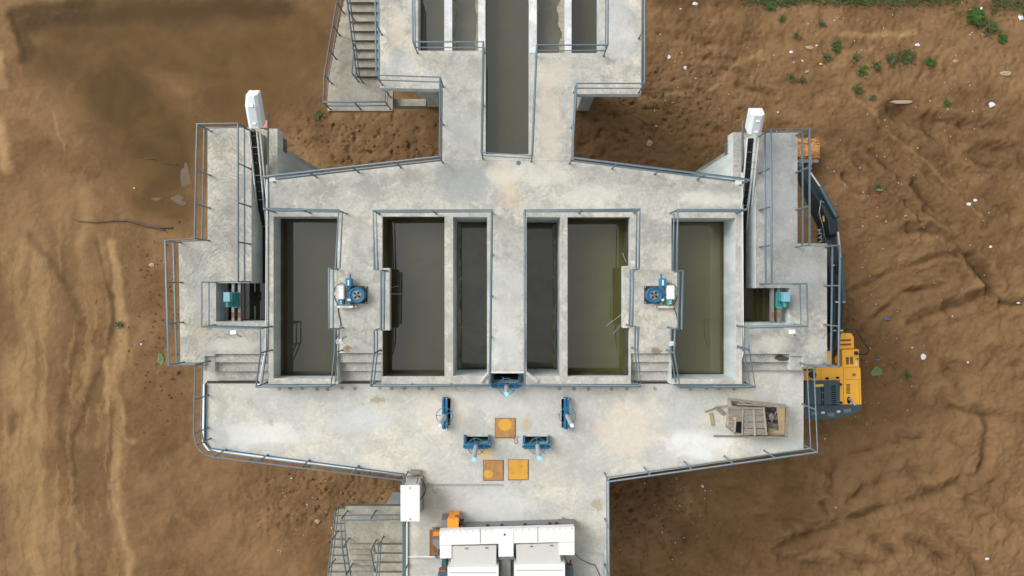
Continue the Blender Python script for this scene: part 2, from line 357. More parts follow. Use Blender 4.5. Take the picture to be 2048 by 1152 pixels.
def thing(name, label, cat, loc=(0, 0, 0), group=None):
    o = bpy.data.objects.new(name, None); COL.objects.link(o); o.location = loc; o.empty_display_size = .2
    o['label'] = label; o['category'] = cat
    if group: o['group'] = group
    return o
def struct(name, mb, mat): return mb.build(name, mat, kind='structure')

# ------------------------------------------------------------------ ground
def lattice(nx, ny, seed): return np.random.RandomState(seed).rand(ny + 3, nx + 3)
def vnoise(x, y, scale, seed):
    L = np.random.RandomState(seed).rand(256, 256); u = x * scale + 1000; v = y * scale + 1000
    iu = np.floor(u).astype(int); iv = np.floor(v).astype(int); fu = u - iu; fv = v - iv
    fu = fu * fu * (3 - 2 * fu); fv = fv * fv * (3 - 2 * fv)
    a = L[iv % 256, iu % 256]; b = L[iv % 256, (iu + 1) % 256]; c = L[(iv + 1) % 256, iu % 256]; d = L[(iv + 1) % 256, (iu + 1) % 256]
    return (a * (1 - fu) + b * fu) * (1 - fv) + (c * (1 - fu) + d * fu) * fv
def fbm(x, y, scale, oct_, seed, g=.5):
    t = 0; amp = 1; n = 0
    for i in range(oct_): t = t + amp * (vnoise(x, y, scale * 2 ** i, seed + i) - .5); n += amp; amp *= g
    return t / n
def z4(l): return [(1280 + x / 2.56, y / 2.56) for x, y in l]
def z5(l): return [(1640 + x / 2.88, 400 + y / 2.88) for x, y in l]
def z6(l): return [(1220 + x / 2.473, 780 + y / 2.473) for x, y in l]
FUR = [(z4(l), w, d) for l, w, d in [
    ([(1250, 590), (1450, 640), (1700, 740), (1850, 790)], 10, .6), ([(1480, 600), (1570, 615), (1660, 640)], 8, .9), ([(1700, 800), (1790, 845), (1880, 860)], 8, .9),
    ([(1130, 740), (1210, 800), (1270, 850), (1340, 920)], 5, 1), ([(1100, 830), (1200, 920), (1300, 1000)], 5, .8), ([(1400, 930), (1440, 1010), (1500, 1060), (1600, 1152)], 7, 1),
    ([(1050, 900), (1130, 1000)], 5, .8), ([(1420, 430), (1450, 360)], 4, .6), ([(300, 300), (470, 310)], 5, .5), ([(420, 340), (560, 400)], 5, .5), ([(500, 440), (700, 480)], 5, .5), ([(1560, 330), (1600, 440)], 5, .4), ([(200, 120), (480, 170)], 6, .4), ([(100, 180), (420, 230)], 6, .4)]]
FUR += [(z4(l), w, d) for l, w, d in [([(700, 640), (850, 700), (1000, 830), (1060, 900)], 8, .6), ([(900, 690), (1050, 750), (1180, 840), (1300, 960), (1360, 1060)], 9, .7), ([(1250, 650), (1400, 760), (1560, 860), (1700, 970), (1900, 1090)], 12, .75),
    ([(1300, 560), (1500, 680), (1700, 770), (1966, 830)], 13, .7), ([(1150, 470), (1300, 550), (1600, 655), (1900, 650)], 11, .6), ([(1480, 900), (1650, 1010), (1800, 1130)], 10, .6), ([(1180, 1000), (1300, 1080), (1380, 1170)], 7, .7), ([(960, 560), (1080, 620), (1200, 720)], 8, .5), ([(1650, 480), (1800, 560), (1966, 600)], 10, .5)]]
FUR += [(z6(l), w, d) for l, w, d in [([(560, 700), (700, 760), (760, 880)], 8, .6), ([(980, 300), (1100, 420), (1250, 440)], 8, .5), ([(1250, 480), (1450, 430), (1620, 400)], 9, .6), ([(1500, 640), (1650, 700), (1780, 820), (1850, 930)], 10, .7), ([(1900, 560), (2048, 690)], 9, .6), ([(500, 800), (640, 860), (800, 930)], 8, .55), ([(1700, 250), (1760, 330), (1740, 430)], 8, .5)]]
FUR += [(z5(l), w, d) for l, w, d in [
    ([(460, 190), (560, 170), (700, 190), (870, 330), (960, 480), (1040, 590), (1175, 600)], 8, 1), ([(870, 340), (960, 440), (985, 520)], 9, .8), ([(180, 530), (400, 420), (640, 330), (800, 310)], 5, .9),
    ([(250, 750), (370, 640), (480, 540), (700, 500)], 5, .9), ([(540, 700), (640, 650), (760, 620), (960, 540)], 8, 1), ([(750, 620), (820, 760)], 9, .5), ([(850, 650), (930, 770)], 10, .6),
    ([(980, 880), (1060, 960), (1140, 960)], 7, .8), ([(750, 970), (830, 1010), (830, 1100)], 11, .8), ([(400, 950), (520, 1060)], 6, .8), ([(590, 50), (660, 100), (740, 150)], 4, .9), ([(170, 140), (160, 200), (130, 260)], 5, .6),
    ([(500, 30), (580, 130)], 4, .8), ([(770, 440), (830, 450)], 12, .5), ([(1000, 680), (1160, 700)], 16, .45), ([(620, 750), (680, 730)], 9, .4), ([(160, 560), (200, 700)], 5, .6)]]
FUR += [(z6(l), w, d) for l, w, d in [
    ([(840, 780), (1000, 710), (1200, 640), (1400, 570), (1600, 520), (1690, 470), (1780, 440)], 8, 1), ([(640, 600), (800, 640), (1000, 660), (1200, 640)], 7, .7),
    ([(1640, 40), (1700, 90), (1860, 130), (2048, 170), (2200, 190)], 9, 1), ([(1870, 150), (1860, 260), (1830, 400)], 9, .9), ([(1190, 540), (1260, 490)], 7, .9), ([(1060, 560), (1080, 600)], 6, 1),
    ([(1120, 350), (1095, 480)], 7, .8), ([(1300, 740), (1420, 810)], 9, 1), ([(1480, 740), (1560, 770), (1650, 840)], 9, .9), ([(1130, 810), (1250, 860), (1350, 850)], 8, .8),
    ([(860, 830), (1000, 860), (1250, 900)], 8, .8), ([(480, 480), (475, 640)], 5, .7), ([(1480, 380), (1530, 440), (1580, 520)], 8, .7), ([(1430, 230), (1540, 240)], 7, .8), ([(1150, 330), (1300, 300), (1430, 260)], 6, .7),
    ([(1780, 540), (1800, 620), (1900, 700)], 9, .7), ([(880, 480), (960, 500), (1080, 480)], 7, .5), ([(560, 490), (640, 480)], 8, .5), ([(740, 530), (760, 490)], 7, .5), ([(1440, 500), (1440, 560)], 9, .6),
    ([(740, 750), (840, 730)], 5, .6), ([(880, 670), (920, 700)], 6, .5), ([(1600, 850), (1700, 900)], 8, .5), ([(1680, 610), (1850, 640)], 8, .5), ([(730, 410), (870, 400), (880, 340)], 6, .7), ([(960, 400), (990, 370)], 8, .5), ([(1900, 480), (1870, 550)], 8, .6)]]
DARK = [([(700, 270), (860, 270)], 60, .35), ([(1180, 260), (1330, 280)], 55, .3), ([(1290, 60), (1310, 200)], 40, .3), ([(55, 45), (200, 30), (420, 15), (560, 10)], 34, .95), ([(45, 60), (60, 100)], 20, .8), ([(130, 75), (240, 80)], 22, .55), ([(22, 28), (34, 70), (50, 115)], 13, .95), ([(25, 30), (90, 15), (190, 8)], 22, .9), ([(40, 55), (150, 55), (190, 70)], 13, .55), ([(190, 10), (330, 40), (460, 10)], 26, .6), ([(230, 60), (360, 45), (560, 20)], 16, .45), ([(300, 120), (450, 60), (620, 30)], 22, .25), ([(250, 110), (330, 90)], 14, .25),
        ([(60, 470), (110, 520), (150, 600), (160, 650)], 12, .55), ([(100, 535), (150, 640)], 12, .3), ([(155, 690), (140, 760), (122, 850), (130, 880)], 10, .5), ([(125, 850), (145, 960), (155, 1050), (160, 1150)], 11, .45),
        ([(185, 480), (200, 560), (222, 600), (225, 640), (198, 730), (165, 830), (145, 910), (142, 1010)], 7, .6), ([(200, 820), (190, 900), (175, 1010), (200, 1150)], 24, .3), ([(28, 830), (30, 860)], 16, .55),
        ([(15, 500), (35, 510)], 14, .3), ([(95, 640), (110, 640)], 8, .2), ([(230, 760), (226, 880), (222, 980), (240, 1060), (255, 1150)], 6, .4), ([(250, 570), (300, 480)], 14, .25), ([(300, 990), (420, 930)], 20, .15), ([(330, 1070), (345, 1050)], 18, .4), ([(640, 80), (620, 180), (640, 250)], 22, .4),
        ([(640, 290), (870, 260)], 40, .28), ([(660, 250), (870, 240)], 20, .35), ([(1160, 230), (1300, 310)], 30, .2), ([(1300, 30), (1300, 200)], 26, .35), ([(1310, 6), (1560, 4), (1760, 2)], 14, .5), ([(1850, 8), (2048, 20)], 20, .4), ([(230, 340), (260, 400)], 18, .3), ([(660, 1000), (640, 1150)], 22, .35), ([(620, 990), (600, 1060)], 20, .25), ([(550, 1060), (600, 1130)], 25, .25),
        ([(1230, 990), (1250, 1140)], 24, .35), ([(1910, 30), (1990, 40)], 14, .45), ([(1380, 950), (1300, 1000)], 25, .2), ([(1690, 500), (1700, 640)], 5, .5), ([(1610, 350), (1615, 500)], 9, .3), ([(1640, 860), (1680, 860)], 14, .3)]
TAN = [([(60, 500), (75, 660)], 62, .62), ([(45, 720), (70, 860)], 56, .62), ([(45, 900), (80, 1150)], 62, .58), ([(190, 480), (200, 560)], 18, .45), ([(120, 400), (110, 460)], 40, .35), ([(0, 250), (18, 340)], 18, .75), ([(0, 110), (8, 170)], 12, .8), ([(110, 220), (128, 300)], 6, .5), ([(165, 380), (172, 440), (160, 480)], 20, .55), ([(110, 440), (150, 500), (170, 560)], 28, .40),
       ([(222, 490), (238, 560), (242, 640), (232, 720), (225, 780)], 13, .85), ([(232, 780), (242, 860), (232, 1000), (250, 1080), (264, 1150)], 13, .75), ([(180, 700), (175, 760)], 12, .45), ([(205, 700), (215, 760), (210, 830)], 6, .7), ([(155, 860), (150, 960)], 5, .3), ([(160, 1040), (205, 1100)], 9, .45), ([(250, 870), (275, 880)], 6, .5), ([(200, 1000), (215, 1040)], 7, .4), ([(250, 700), (255, 790)], 12, .35)]
TAN += [(z4(l), w, d) for l, w, d in [([(0, 500), (150, 488), (300, 495), (420, 400), (520, 320), (640, 250)], 7, .6), ([(1020, 200), (1250, 165), (1420, 180)], 8, .65), ([(1080, 490), (1200, 580), (1330, 700), (1560, 900), (1750, 1120)], 6, .45), ([(1040, 310), (1180, 250)], 8, .5), ([(960, 350), (1060, 340)], 10, .5), ([(1830, 390), (1900, 440)], 26, .4), ([(1850, 580), (1966, 560)], 22, .35), ([(1860, 700), (1966, 720)], 18, .3), ([(720, 570), (830, 610)], 24, .35), ([(560, 240), (640, 280), (720, 330)], 6, .4), ([(1450, 780), (1520, 900)], 14, .2), ([(1880, 960), (1966, 1000)], 22, .3)]]
TAN += [(z5(l), w, d) for l, w, d in [([(560, 240), (700, 220), (820, 300)], 12, .3), ([(780, 350), (900, 420), (920, 500), (760, 560)], 13, .3), ([(620, 60), (700, 130)], 8, .4), ([(850, 100), (930, 190)], 10, .3)]]
TAN += [(z6(l), w, d) for l, w, d in [([(380, 480), (385, 590)], 14, .5), ([(960, 830), (1250, 770), (1300, 820)], 16, .4), ([(1250, 620), (1450, 600)], 12, .3), ([(1480, 800), (1620, 880)], 14, .4), ([(1200, 560), (1350, 540)], 14, .3), ([(800, 360), (830, 400)], 12, .35), ([(1130, 140), (1240, 130)], 10, .35), ([(1600, 350), (1700, 420)], 20, .25), ([(540, 610), (760, 590)], 10, .25), ([(1340, 700), (1520, 830)], 9, .3)]]
PUD = [([(220, 30), (420, 60), (600, 60)], 60, .8), ([(230, 190), (300, 250), (330, 340)], 80, 1.0), ([(130, 110), (330, 100), (500, 130)], 70, .85), ([(300, 400), (360, 420)], 40, .95), ([(600, 90), (470, 190)], 75, .75), ([(640, 40), (460, 60)], 60, .5)]
def seg_dist(x, y, pl):
    d = np.full(x.shape, 1e9)
    for (x0, y0), (x1, y1) in zip(pl[:-1], pl[1:]):
        dx, dy = x1 - x0, y1 - y0; t = np.clip(((x - x0) * dx + (y - y0) * dy) / (dx * dx + dy * dy + 1e-9), 0, 1)
        d = np.minimum(d, np.hypot(x - x0 - t * dx, y - y0 - t * dy))
    return d
def ground():
    def axis(h, st):
        core = np.arange(-h, h + st, st); far = [h * 1.06, h * 1.2, h * 1.5, h * 2, h * 3, h * 6, h * 15, h * 40]
        return np.concatenate([-np.array(far[::-1]), core, np.array(far)])
    xs = axis(23.5, .052); ys = axis(13.4, .052); X, Y = np.meshgrid(xs, ys); S = F / (HC - GZ)
    px = 1024 + X * S; py = 576 - Y * S
    wx = px + fbm(X, Y, .55, 4, 11) * 34 + fbm(X, Y, 3.1, 3, 51) * 9; wy = py + fbm(X, Y, .55, 4, 31) * 34 + fbm(X, Y, 3.1, 3, 71) * 9
    wx2 = px + fbm(X, Y, .8, 4, 12) * 11 + fbm(X, Y, 4, 3, 52) * 6; wy2 = py + fbm(X, Y, .8, 4, 32) * 11 + fbm(X, Y, 4, 3, 72) * 6
    dry = np.zeros(X.shape); wet = np.zeros(X.shape); pud = np.zeros(X.shape); Z = np.zeros(X.shape)
    def near(pl, w): 
        a = np.array(pl); m = w * 3.2 + 22
        return np.where((px > a[:, 0].min() - m) & (px < a[:, 0].max() + m) & (py > a[:, 1].min() - m) & (py < a[:, 1].max() + m))
    for pl, w, d in TAN:
        i = near(pl, w); g = np.exp(-(seg_dist(wx[i], wy[i], pl) / w) ** 2 * .8) * d; dry[i] = np.maximum(dry[i], g)
    for pl, w, d in DARK:
        i = near(pl, w); g = np.exp(-(seg_dist(wx[i], wy[i], pl) / w) ** 2 * .8) * d; wet[i] = np.maximum(wet[i], g)  # wet ground; strokes along the walls paint their shade in too
    for pl, w, d in PUD:
        i = near(pl, w); q = seg_dist(wx[i], wy[i], pl) / w; g = np.clip(1.5 - q, 0, 1) * d; pud[i] = np.maximum(pud[i], g)
    fmap = fbm(X, Y, 1.3, 3, 91)
    for pl, w, d in FUR:
        i = near(pl, w); q = seg_dist(wx2[i], wy2[i], pl) / (w * 1.45); k = np.clip(.85 + fmap[i] * 1.6, .15, 1.3)
        Z[i] += (-.17 * np.exp(-q ** 2 * 1.3) + .06 * np.exp(-((q - 1.7) / .7) ** 2)) * d * k * (w / 8) ** .5
        wet[i] = np.maximum(wet[i], (np.exp(-q ** 2 * 1.2) * .52 + np.exp(-q ** 2 * 9) * .30) * d * k * .85); dry[i] = np.maximum(dry[i], .30 * np.exp(-((q - 2.0) / .7) ** 2) * d * k)  # furrow shade goes into the wet channel as darker colour
    wet *= (1 - .15 * np.clip(pud, 0, 1))
    rightm = 1 / (1 + np.exp(-(px - 1250) / 60)); near_s = np.clip(1 - seg_dist(px, py, [(560, 1000), (760, 980), (780, 1150)]) / 120, 0, 1) + np.clip(1 - seg_dist(px, py, [(620, 290), (860, 300)]) / 120, 0, 1) + np.clip(1 - seg_dist(px, py, [(1210, 1000), (1330, 1100)]) / 150, 0, 1) + np.clip(1 - seg_dist(px, py, [(1180, 260), (1400, 200)]) / 160, 0, 1)
    dry_l = 1 / (1 + np.exp((px - 250) / 40)); smooth = np.clip(pud, 0, 1)
    rough = (.45 + .6 * rightm + .55 * np.clip(near_s, 0, 1)) * (1 - .93 * smooth)
    Z += (fbm(X, Y, .35, 4, 5) * .35 + fbm(X, Y, 1.6, 4, 15, .55) * .16 * rough + fbm(X, Y, 6.0, 3, 25, .6) * .075 * rough) * (1 - .85 * smooth)
    cl = fbm(X, Y, 4.2, 3, 35, .6); Z -= np.clip(cl - .10, 0, 1) * .55 * np.clip(near_s + .35 * rightm, 0, 1) * (1 - smooth)
    Z -= smooth * .05
    cap = (np.abs(X) < 11.5) & (np.abs(Y) < 13); Z = np.where(cap, np.minimum(Z, .1), Z)
    Z = np.where((np.abs(X) > 23.6) | (np.abs(Y) > 13.6), Z * .3, Z) + GZ
    ny, nx = X.shape; co = np.stack([X, Y, Z], -1).reshape(-1, 3).astype(np.float32)
    i = np.arange(ny * nx).reshape(ny, nx); q = np.stack([i[:-1, :-1], i[:-1, 1:], i[1:, 1:], i[1:, :-1]], -1).reshape(-1, 4)
    me = bpy.data.meshes.new('ground'); me.vertices.add(len(co)); me.vertices.foreach_set('co', co.ravel())
    me.loops.add(q.size); me.loops.foreach_set('vertex_index', q.ravel().astype(np.int32)); me.polygons.add(len(q))
    me.polygons.foreach_set('loop_start', np.arange(0, q.size, 4, dtype=np.int32))
    me.update(calc_edges=True); me.validate(); me.polygons.foreach_set('use_smooth', np.ones(len(q), bool))
    at = me.attributes.new('tone', 'FLOAT_COLOR', 'POINT'); al = np.ones(X.shape)
    at.data.foreach_set('color', np.stack([dry, wet, np.clip(pud, 0, 1), al], -1).astype(np.float32).ravel())
    me.materials.append(M['mud']); o = bpy.data.objects.new('ground', me); COL.objects.link(o); o['kind'] = 'structure'
    return X, Y, Z
GX, GY, GZZ = ground()
gxs = GX[0]; gys = GY[:, 0]
def gz(x, y):
    i = min(max(int(np.searchsorted(gxs, x)), 0), len(gxs) - 1); j = min(max(int(np.searchsorted(gys, y)), 0), len(gys) - 1); return float(GZZ[j, i])
def G(px, py, up=0.0):
    p = P(px, py, GZ); p.z = gz(p.x, p.y) + up; return p

# shallow shiny puddles on the mud
def blobpoly(c, rx, ry, n=40, seed=0, amp=.34):
    rnd = random.Random(seed); ph = [rnd.random() * 6.28 for _ in range(5)]; out = []
    for i in range(n):
        t = 2 * math.pi * i / n; r = 1 + sum(amp / (k + 1) * math.sin((k + 2) * t + ph[k]) for k in range(5))
        out.append((c[0] + rx * r * math.cos(t), c[1] + ry * r * math.sin(t)))
    return out
M['puddle'] = water('puddle_water', (.085, .052, .026), (.105, .066, .034), (.075, .044, .018), 1.36, .8, .06)
def puddle(px, py, rx, ry, seed, rot=0):
    c = P(px, py, GZ); s = (HC - GZ) / F; mx = -1e9
    pl = blobpoly((0, 0), rx * s, ry * s, 44, seed); ca, sa = math.cos(rot), math.sin(rot); pl = [(c.x + x * ca - y * sa, c.y + x * sa + y * ca) for x, y in pl]
    z = sorted(gz(x, y) for x, y in pl)[len(pl) // 2] + .012
    b = MB().prism(pl, z - .03, z); struct('puddle', b, 'puddle')
puddle(370, 352, 7, 32, 3); puddle(356, 400, 15, 8, 5); puddle(312, 398, 7, 4, 8)

# ------------------------------------------------------------------ main tank building
body = thing('tank_building', 'wide pale concrete treatment tank block with six open basins and walkway decks', 'water tank', (0, 0, GZ))
TOPN = [(540, 362), (884, 322), (1146, 322), (1482, 366)]
T1 = rect(547, 433, 679, 757); T2 = rect(764, 433, 889, 753); C1 = rect(906, 434, 974, 752)
C2 = rect(1053, 434, 1121, 752); T3 = rect(1135, 434, 1260, 753); T4 = rect(1344, 436, 1471, 758)
HOLES = [T1, T2, C1, C2, T3, T4]
up = TOPN + [(1484, 768), (1341, 768), (1341, 707), (1262, 707), (1262, 768), (1051, 768), (1051, 747), (977, 747), (977, 768), (763, 768), (763, 706), (676, 706), (676, 768), (537, 768), (537, 362.5)]
# stair notches cut the pit-side kerb: rebuild holes clear of them
b = MB().pprism(up, -.58, 0, [rect(547, 433, 674.5, 757), rect(764.6, 433, 889, 753), C1, C2, rect(1135, 434, 1260, 753), rect(1343, 436, 1471, 758)])
b.build('walkway_deck', 'deck', body)
low = TOPN + [(1484, 768), (537, 768)]
b = MB().pprism(low, GZ - .3, -.585, [rect(547, 433, 674.5, 757), rect(764.6, 433, 889, 753), C1, C2, rect(1135, 434, 1260, 753), rect(1343, 436, 1471, 758), rect(986, 752, 1037, 766)], zr=0)
b.build('basin_wall', 'deck', body)
# cantilevered walkway bulges
for (x0, y0, x1, y1) in ((657.5, 536, 674.4, 656), (764.8, 536, 779.5, 661), (1245.5, 532, 1259.8, 656), (1343.2, 542, 1355, 656)):
    MB().pbox(x0, y0, x1, y1, -.28, .004).build('walkway_bulge', 'deck', body, bevel=.012)
def steps(px0, px1, ys, z0, z1, mat='deck', parent=body, zb=-.57):
    n = len(ys) - 1; fl = None
    for i in range(n):
        z = z0 + (z1 - z0) * (i + 1) / (n + 1); a = P(px0, ys[i], z); c = P(px1, ys[i + 1], z)
        m = MB().box(a.x, c.x, a.y + (.0 if i else 0), c.y, zb, z)
        if fl is None: fl = m.build('stair_flight', mat, parent, bevel=.01)
        else: m.build('step', mat, fl, bevel=.01)
steps(676.5, 762.5, [706.5, 725, 742, 761], 0, LZ)
steps(1262.5, 1340.5, [707.5, 724.5, 742, 761], 0, LZ)
# side platforms
lp = [(415, 255), (503, 255), (503, 566), (432, 566), (432, 643), (536.6, 643), (536.6, 708), (430, 708), (430, 712), (409, 712), (409, 728), (361, 728), (357, 484), (415, 482)]
MB().pprism(lp, GZ - .3, .002).build('side_platform', 'platform_l', body)
rp = [(1512, 265), (1595, 265), (1595, 487), (1654, 487), (1654, 734), (1606, 734), (1606, 712), (1580, 712), (1580, 708), (1484.4, 708), (1484.4, 646), (1580, 646), (1580, 576), (1512, 576)]
MB().pprism(rp, GZ - .3, .002).build('side_platform', 'platform_r', body)
a = P(409, 712, -.12); c = P(430, 742, -.12); MB().box(a.x, c.x, a.y - .004, c.y, -.56, -.12).build('pedestal', 'platform_l', body, bevel=.012)
a = P(1580.5, 712, -.1); c = P(1605, 741, -.1); MB().box(a.x, c.x, a.y - .004, c.y, -.56, -.10).build('pedestal', 'platform_r', body, bevel=.012)
steps(430.4, 536.6, [708.4, 725, 743, 760], 0, LZ, 'platform_l')
steps(1484.4, 1580, [708.4, 724.5, 741], 0, LZ, 'platform_r')
# lower deck with the five gate slots
def z0(x, y): k = HC / (HC - LZ); return (1024 + (x - 1024) * k, 576 + (y - 576) * k)   # outline point read at z = 0
ld = [(405.5, 727), (405.5, 884), (418, 899), (808, 953), (808, 1250), (1218, 1250), (1218, 957), (1607, 901), (1607, 732), z0(1484.6, 737), z0(1484.6, 768.4), z0(536.6, 768.4), z0(536.6, 742), z0(409, 742), (423.5, 727)]
SL = [rect(894, 797, 901, 851), rect(1123, 798, 1130.5, 856), rect(932, 873, 977, 888), rect(1046, 873, 1095, 888)]
MB().pprism(ld, GZ - .3, LZ, SL).build('lower_deck', 'lower', body)
M['gutter'] = paint('gutter_sediment', (.045, .04, .035), .9, .5, (.2, .19, .17), scale=30)
for q in ((414, 761.5, 519, 767), (677, 763.2, 744, 767.5), (1268, 763.5, 1340, 767.5)): MB().pbox(*q, LZ, LZ + .006).build('gutter', 'gutter', body)
MB().add([P(409, 890, LZ + .005), P(409, 772, LZ + .005), P(411.5, 766, LZ + .005), P(413.8, 764, LZ + .005), P(413.8, 766.6, LZ + .005), P(413, 770, LZ + .005), P(412, 800, LZ + .005), P(411.2, 890, LZ + .005)], [(0, 1, 2, 3, 4, 5, 6, 7)]).build('gutter', 'gutter', body)
# slot floors and ledges
for xo, xi, y0, ym, mat in ((555, 503, 257, 296, 'platform_l'), (1466, 1512, 264, 302, 'platform_r')):
    a = P(xo, ym, 0); c = P(537.5 if xo < 900 else 1483.5, 361, 0)
    MB().box(a.x, c.x, a.y, c.y, GZ - .3, -.012).build('flume_wall', mat, body, bevel=.012)
    a2 = P(xo, y0, 0); MB().box(a2.x, c.x, a2.y, a.y + .002, -.55, -.012).build('flume_lip', mat, body, bevel=.012)
# dividers inside: pale toppings
WAT = {}
M['w1'] = water('basin_water_grey', (.045, .043, .023), (.053, .051, .028), (.040, .038, .022), 1.82, .3)
M['w0'] = water('basin_water_left', (.045, .043, .023), (.052, .050, .028), (.040, .038, .022), 1.66, .3)
M['w2'] = water('basin_water_olive', (.078, .075, .026), (.090, .084, .030), (.070, .066, .024), 1.90, .3)
M['w3'] = water('channel_water_murky', (.062, .062, .050), (.092, .091, .062), (.11, .105, .058), 1.70, .7)
M['w4'] = water('channel_water_green', (.056, .056, .040), (.090, .095, .046), (.105, .107, .042), 1.70, .7)
M['w5'] = water('feed_channel_water', (.048, .046, .030), (.056, .054, .034), (.044, .043, .030), 1.72, .25)
def wsheet(r, z, m, grow=.15):
    a = P(r[0][0], r[0][1], 0); c = P(r[2][0], r[2][1], 0)
    b = MB().box(a.x - grow, c.x + grow, a.y + grow, c.y - grow, z - .02, z); struct('water', b, m)
wsheet(rect(547, 433, 674.5, 757), -1.0, 'w0', .05); wsheet(rect(764.6, 433, 889, 753), -.92, 'w1', .05); wsheet(C1, -2.0, 'w3', .05)
wsheet(C2, -2.2, 'w4', .05); wsheet(rect(1135, 434, 1260, 753), -1.3, 'w2', .05); wsheet(rect(1343, 436, 1471, 758), -1.4, 'w2', .05)
M['wet'] = concrete('wet_wall_band', (.07, .065, .036), (.09, .085, .04), (.035, .034, .02), .5, stain=.5, sidec=((.055, .052, .03), (.10, .092, .045)))
for (x0, y0, x1, y1, zw, zb_) in ((547, 433, 674.5, 757, -1.0, -.68), (764.6, 433, 889, 753, -.92, -.12), (1135, 434, 1260, 753, -1.3, -.30), (1343, 436, 1471, 758, -1.4, -1.22), (906, 434, 974, 752, -2.0, -1.75), (1053, 434, 1121, 752, -2.2, -1.95)):
    a = P(x0, y0, 0); c = P(x1, y1, 0); t = .006; k = MB()
    k.box(a.x - .01, a.x + t, c.y, a.y, zw - .1, zb_); k.box(c.x - t, c.x + .01, c.y, a.y, zw - .1, zb_); k.box(a.x + t, c.x - t, a.y - t, a.y + .01, zw - .1, zb_); k.box(a.x + t, c.x - t, c.y - .01, c.y + t, zw - .1, zb_)
    k.build('wet_band', 'wet', body)
# algae and sludge ledges of the inner channels
for (x0, x1, s, z) in ((906, 908.5, 1, -1.93), (1118.5, 1121, -1, -2.12)):
    a = P(x0, 436, 0); c = P(x1, 751, 0); b = MB(); n = 60; vs = []
    for i in range(n + 1):
        t = i / n; y = a.y + (c.y - a.y) * t; w = .085 + .035 * random.random() + .02 * math.sin(i * .33) + .015 * math.sin(i * .9)
        xo = a.x if s > 0 else c.x; vs += [(xo, y, z), (xo + s * w, y, z)]
    b.add(vs, [(2 * i, 2 * i + 1, 2 * i + 3, 2 * i + 2) for i in range(n)]); b.build('algae_ledge', 'algae', body)
M['slotw'] = water('slot_water', (.012, .012, .010), (.018, .018, .014), (.02, .02, .015), 1.55, .5)
M['slotw2'] = water('slot_water_olive', (.030, .027, .012), (.038, .034, .015), (.05, .045, .02), 1.38, .8)
def pw(x0, y0, x1, y1, z, m):
    a = P(x0, y0, 0); c = P(x1, y1, 0); struct('water', MB().box(a.x, c.x, a.y, c.y, z - .02, z), m)
pw(430, 360, 538, 645, -.95, 'slotw'); pw(1480, 360, 1582, 648, -.95, 'slotw2')
# slot north ends: low concrete apron under the screens
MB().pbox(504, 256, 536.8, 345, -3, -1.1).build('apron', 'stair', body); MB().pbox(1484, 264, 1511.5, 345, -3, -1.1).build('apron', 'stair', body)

# ------------------------------------------------------------------ feed channel building (top)
ch = thing('channel_building', 'raised concrete feed channel deck running up to the top edge with open troughs', 'water channel', (0, 9, GZ))
outer = [(754, -120), (1284, -120), (1282, 188), (1151, 188), (1146.5, 321.6), (884.5, 321.6), (885.5, 178), (760, 176)]
H1 = rect(836, -110, 956, 101.5); H2 = rect(1074, -110, 1198, 106); H3 = rect(971, -110, 1058, 308)
MB().pprism(outer, -.34, .001, [H1, H2, H3]).build('channel_deck', 'deck', ch)
MB().pprism([(826, -119), (1208, -119), (1208, 116), (1068, 116), (1068, 321), (961, 321), (961, 116), (826, 116)], -3.2, -.343, [H1, H2, H3], zr=0).build('trough_wall', 'deck', ch)
MB().pbox(957, -118, 970.4, 101, .003, .012).build('pale_wall_top', 'white_conc', ch)
MB().pbox(1058.6, -118, 1073.4, 106, .003, .012).build('pale_wall_top', 'white_conc', ch)
MB().pbox(888.5, -110, 904, 101, -3, -.02).build('divider_wall', 'white_conc', ch)
MB().pbox(1130, -110, 1143, 105, -3, -.02).build('divider_wall', 'white_conc', ch)
for (x0, x1, s) in ((904, 909, 1), (956, 951, -1), (1130, 1120, -1), (1074, 1076, 1)):
    a = P(x0, -110, -.05); c = P(x1, 101, -.05); vs = []; n = 70; z = -.42
    for i in range(n + 1):
        y = a.y + (c.y - a.y) * i / n; w = abs(c.x - a.x) * (.95 + .35 * math.sin(i * .21 + x0) + .22 * math.sin(i * .53) + .12 * random.random())
        vs += [(a.x, y, z), (a.x + s * w, y, z)]
    MB().add(vs, [(2 * i, 2 * i + 1, 2 * i + 3, 2 * i + 2) for i in range(n)]).build('sludge_ledge', 'algae', ch)
pw(836, -110, 889, 101.5, -.62, 'w1'); pw(903, -110, 956, 101.5, -.45, 'w3'); pw(971, -110, 1058, 308, -.55, 'w5'); pw(1074, -110, 1131, 106, -.45, 'w3'); pw(1142, -110, 1198, 106, -.62, 'w5')
for (x0, x1, y0, y1) in ((784, 832, 20, 82), (1201, 1233, 20, 92)):
    a = P(x0, y0, 0); c = P(x1, y1, 0); MB().box(a.x, c.x, a.y, c.y, GZ - .3, -.345).build('column', 'deck', ch)
a = P(920, 330, 0); c = P(1110, 280, 0)
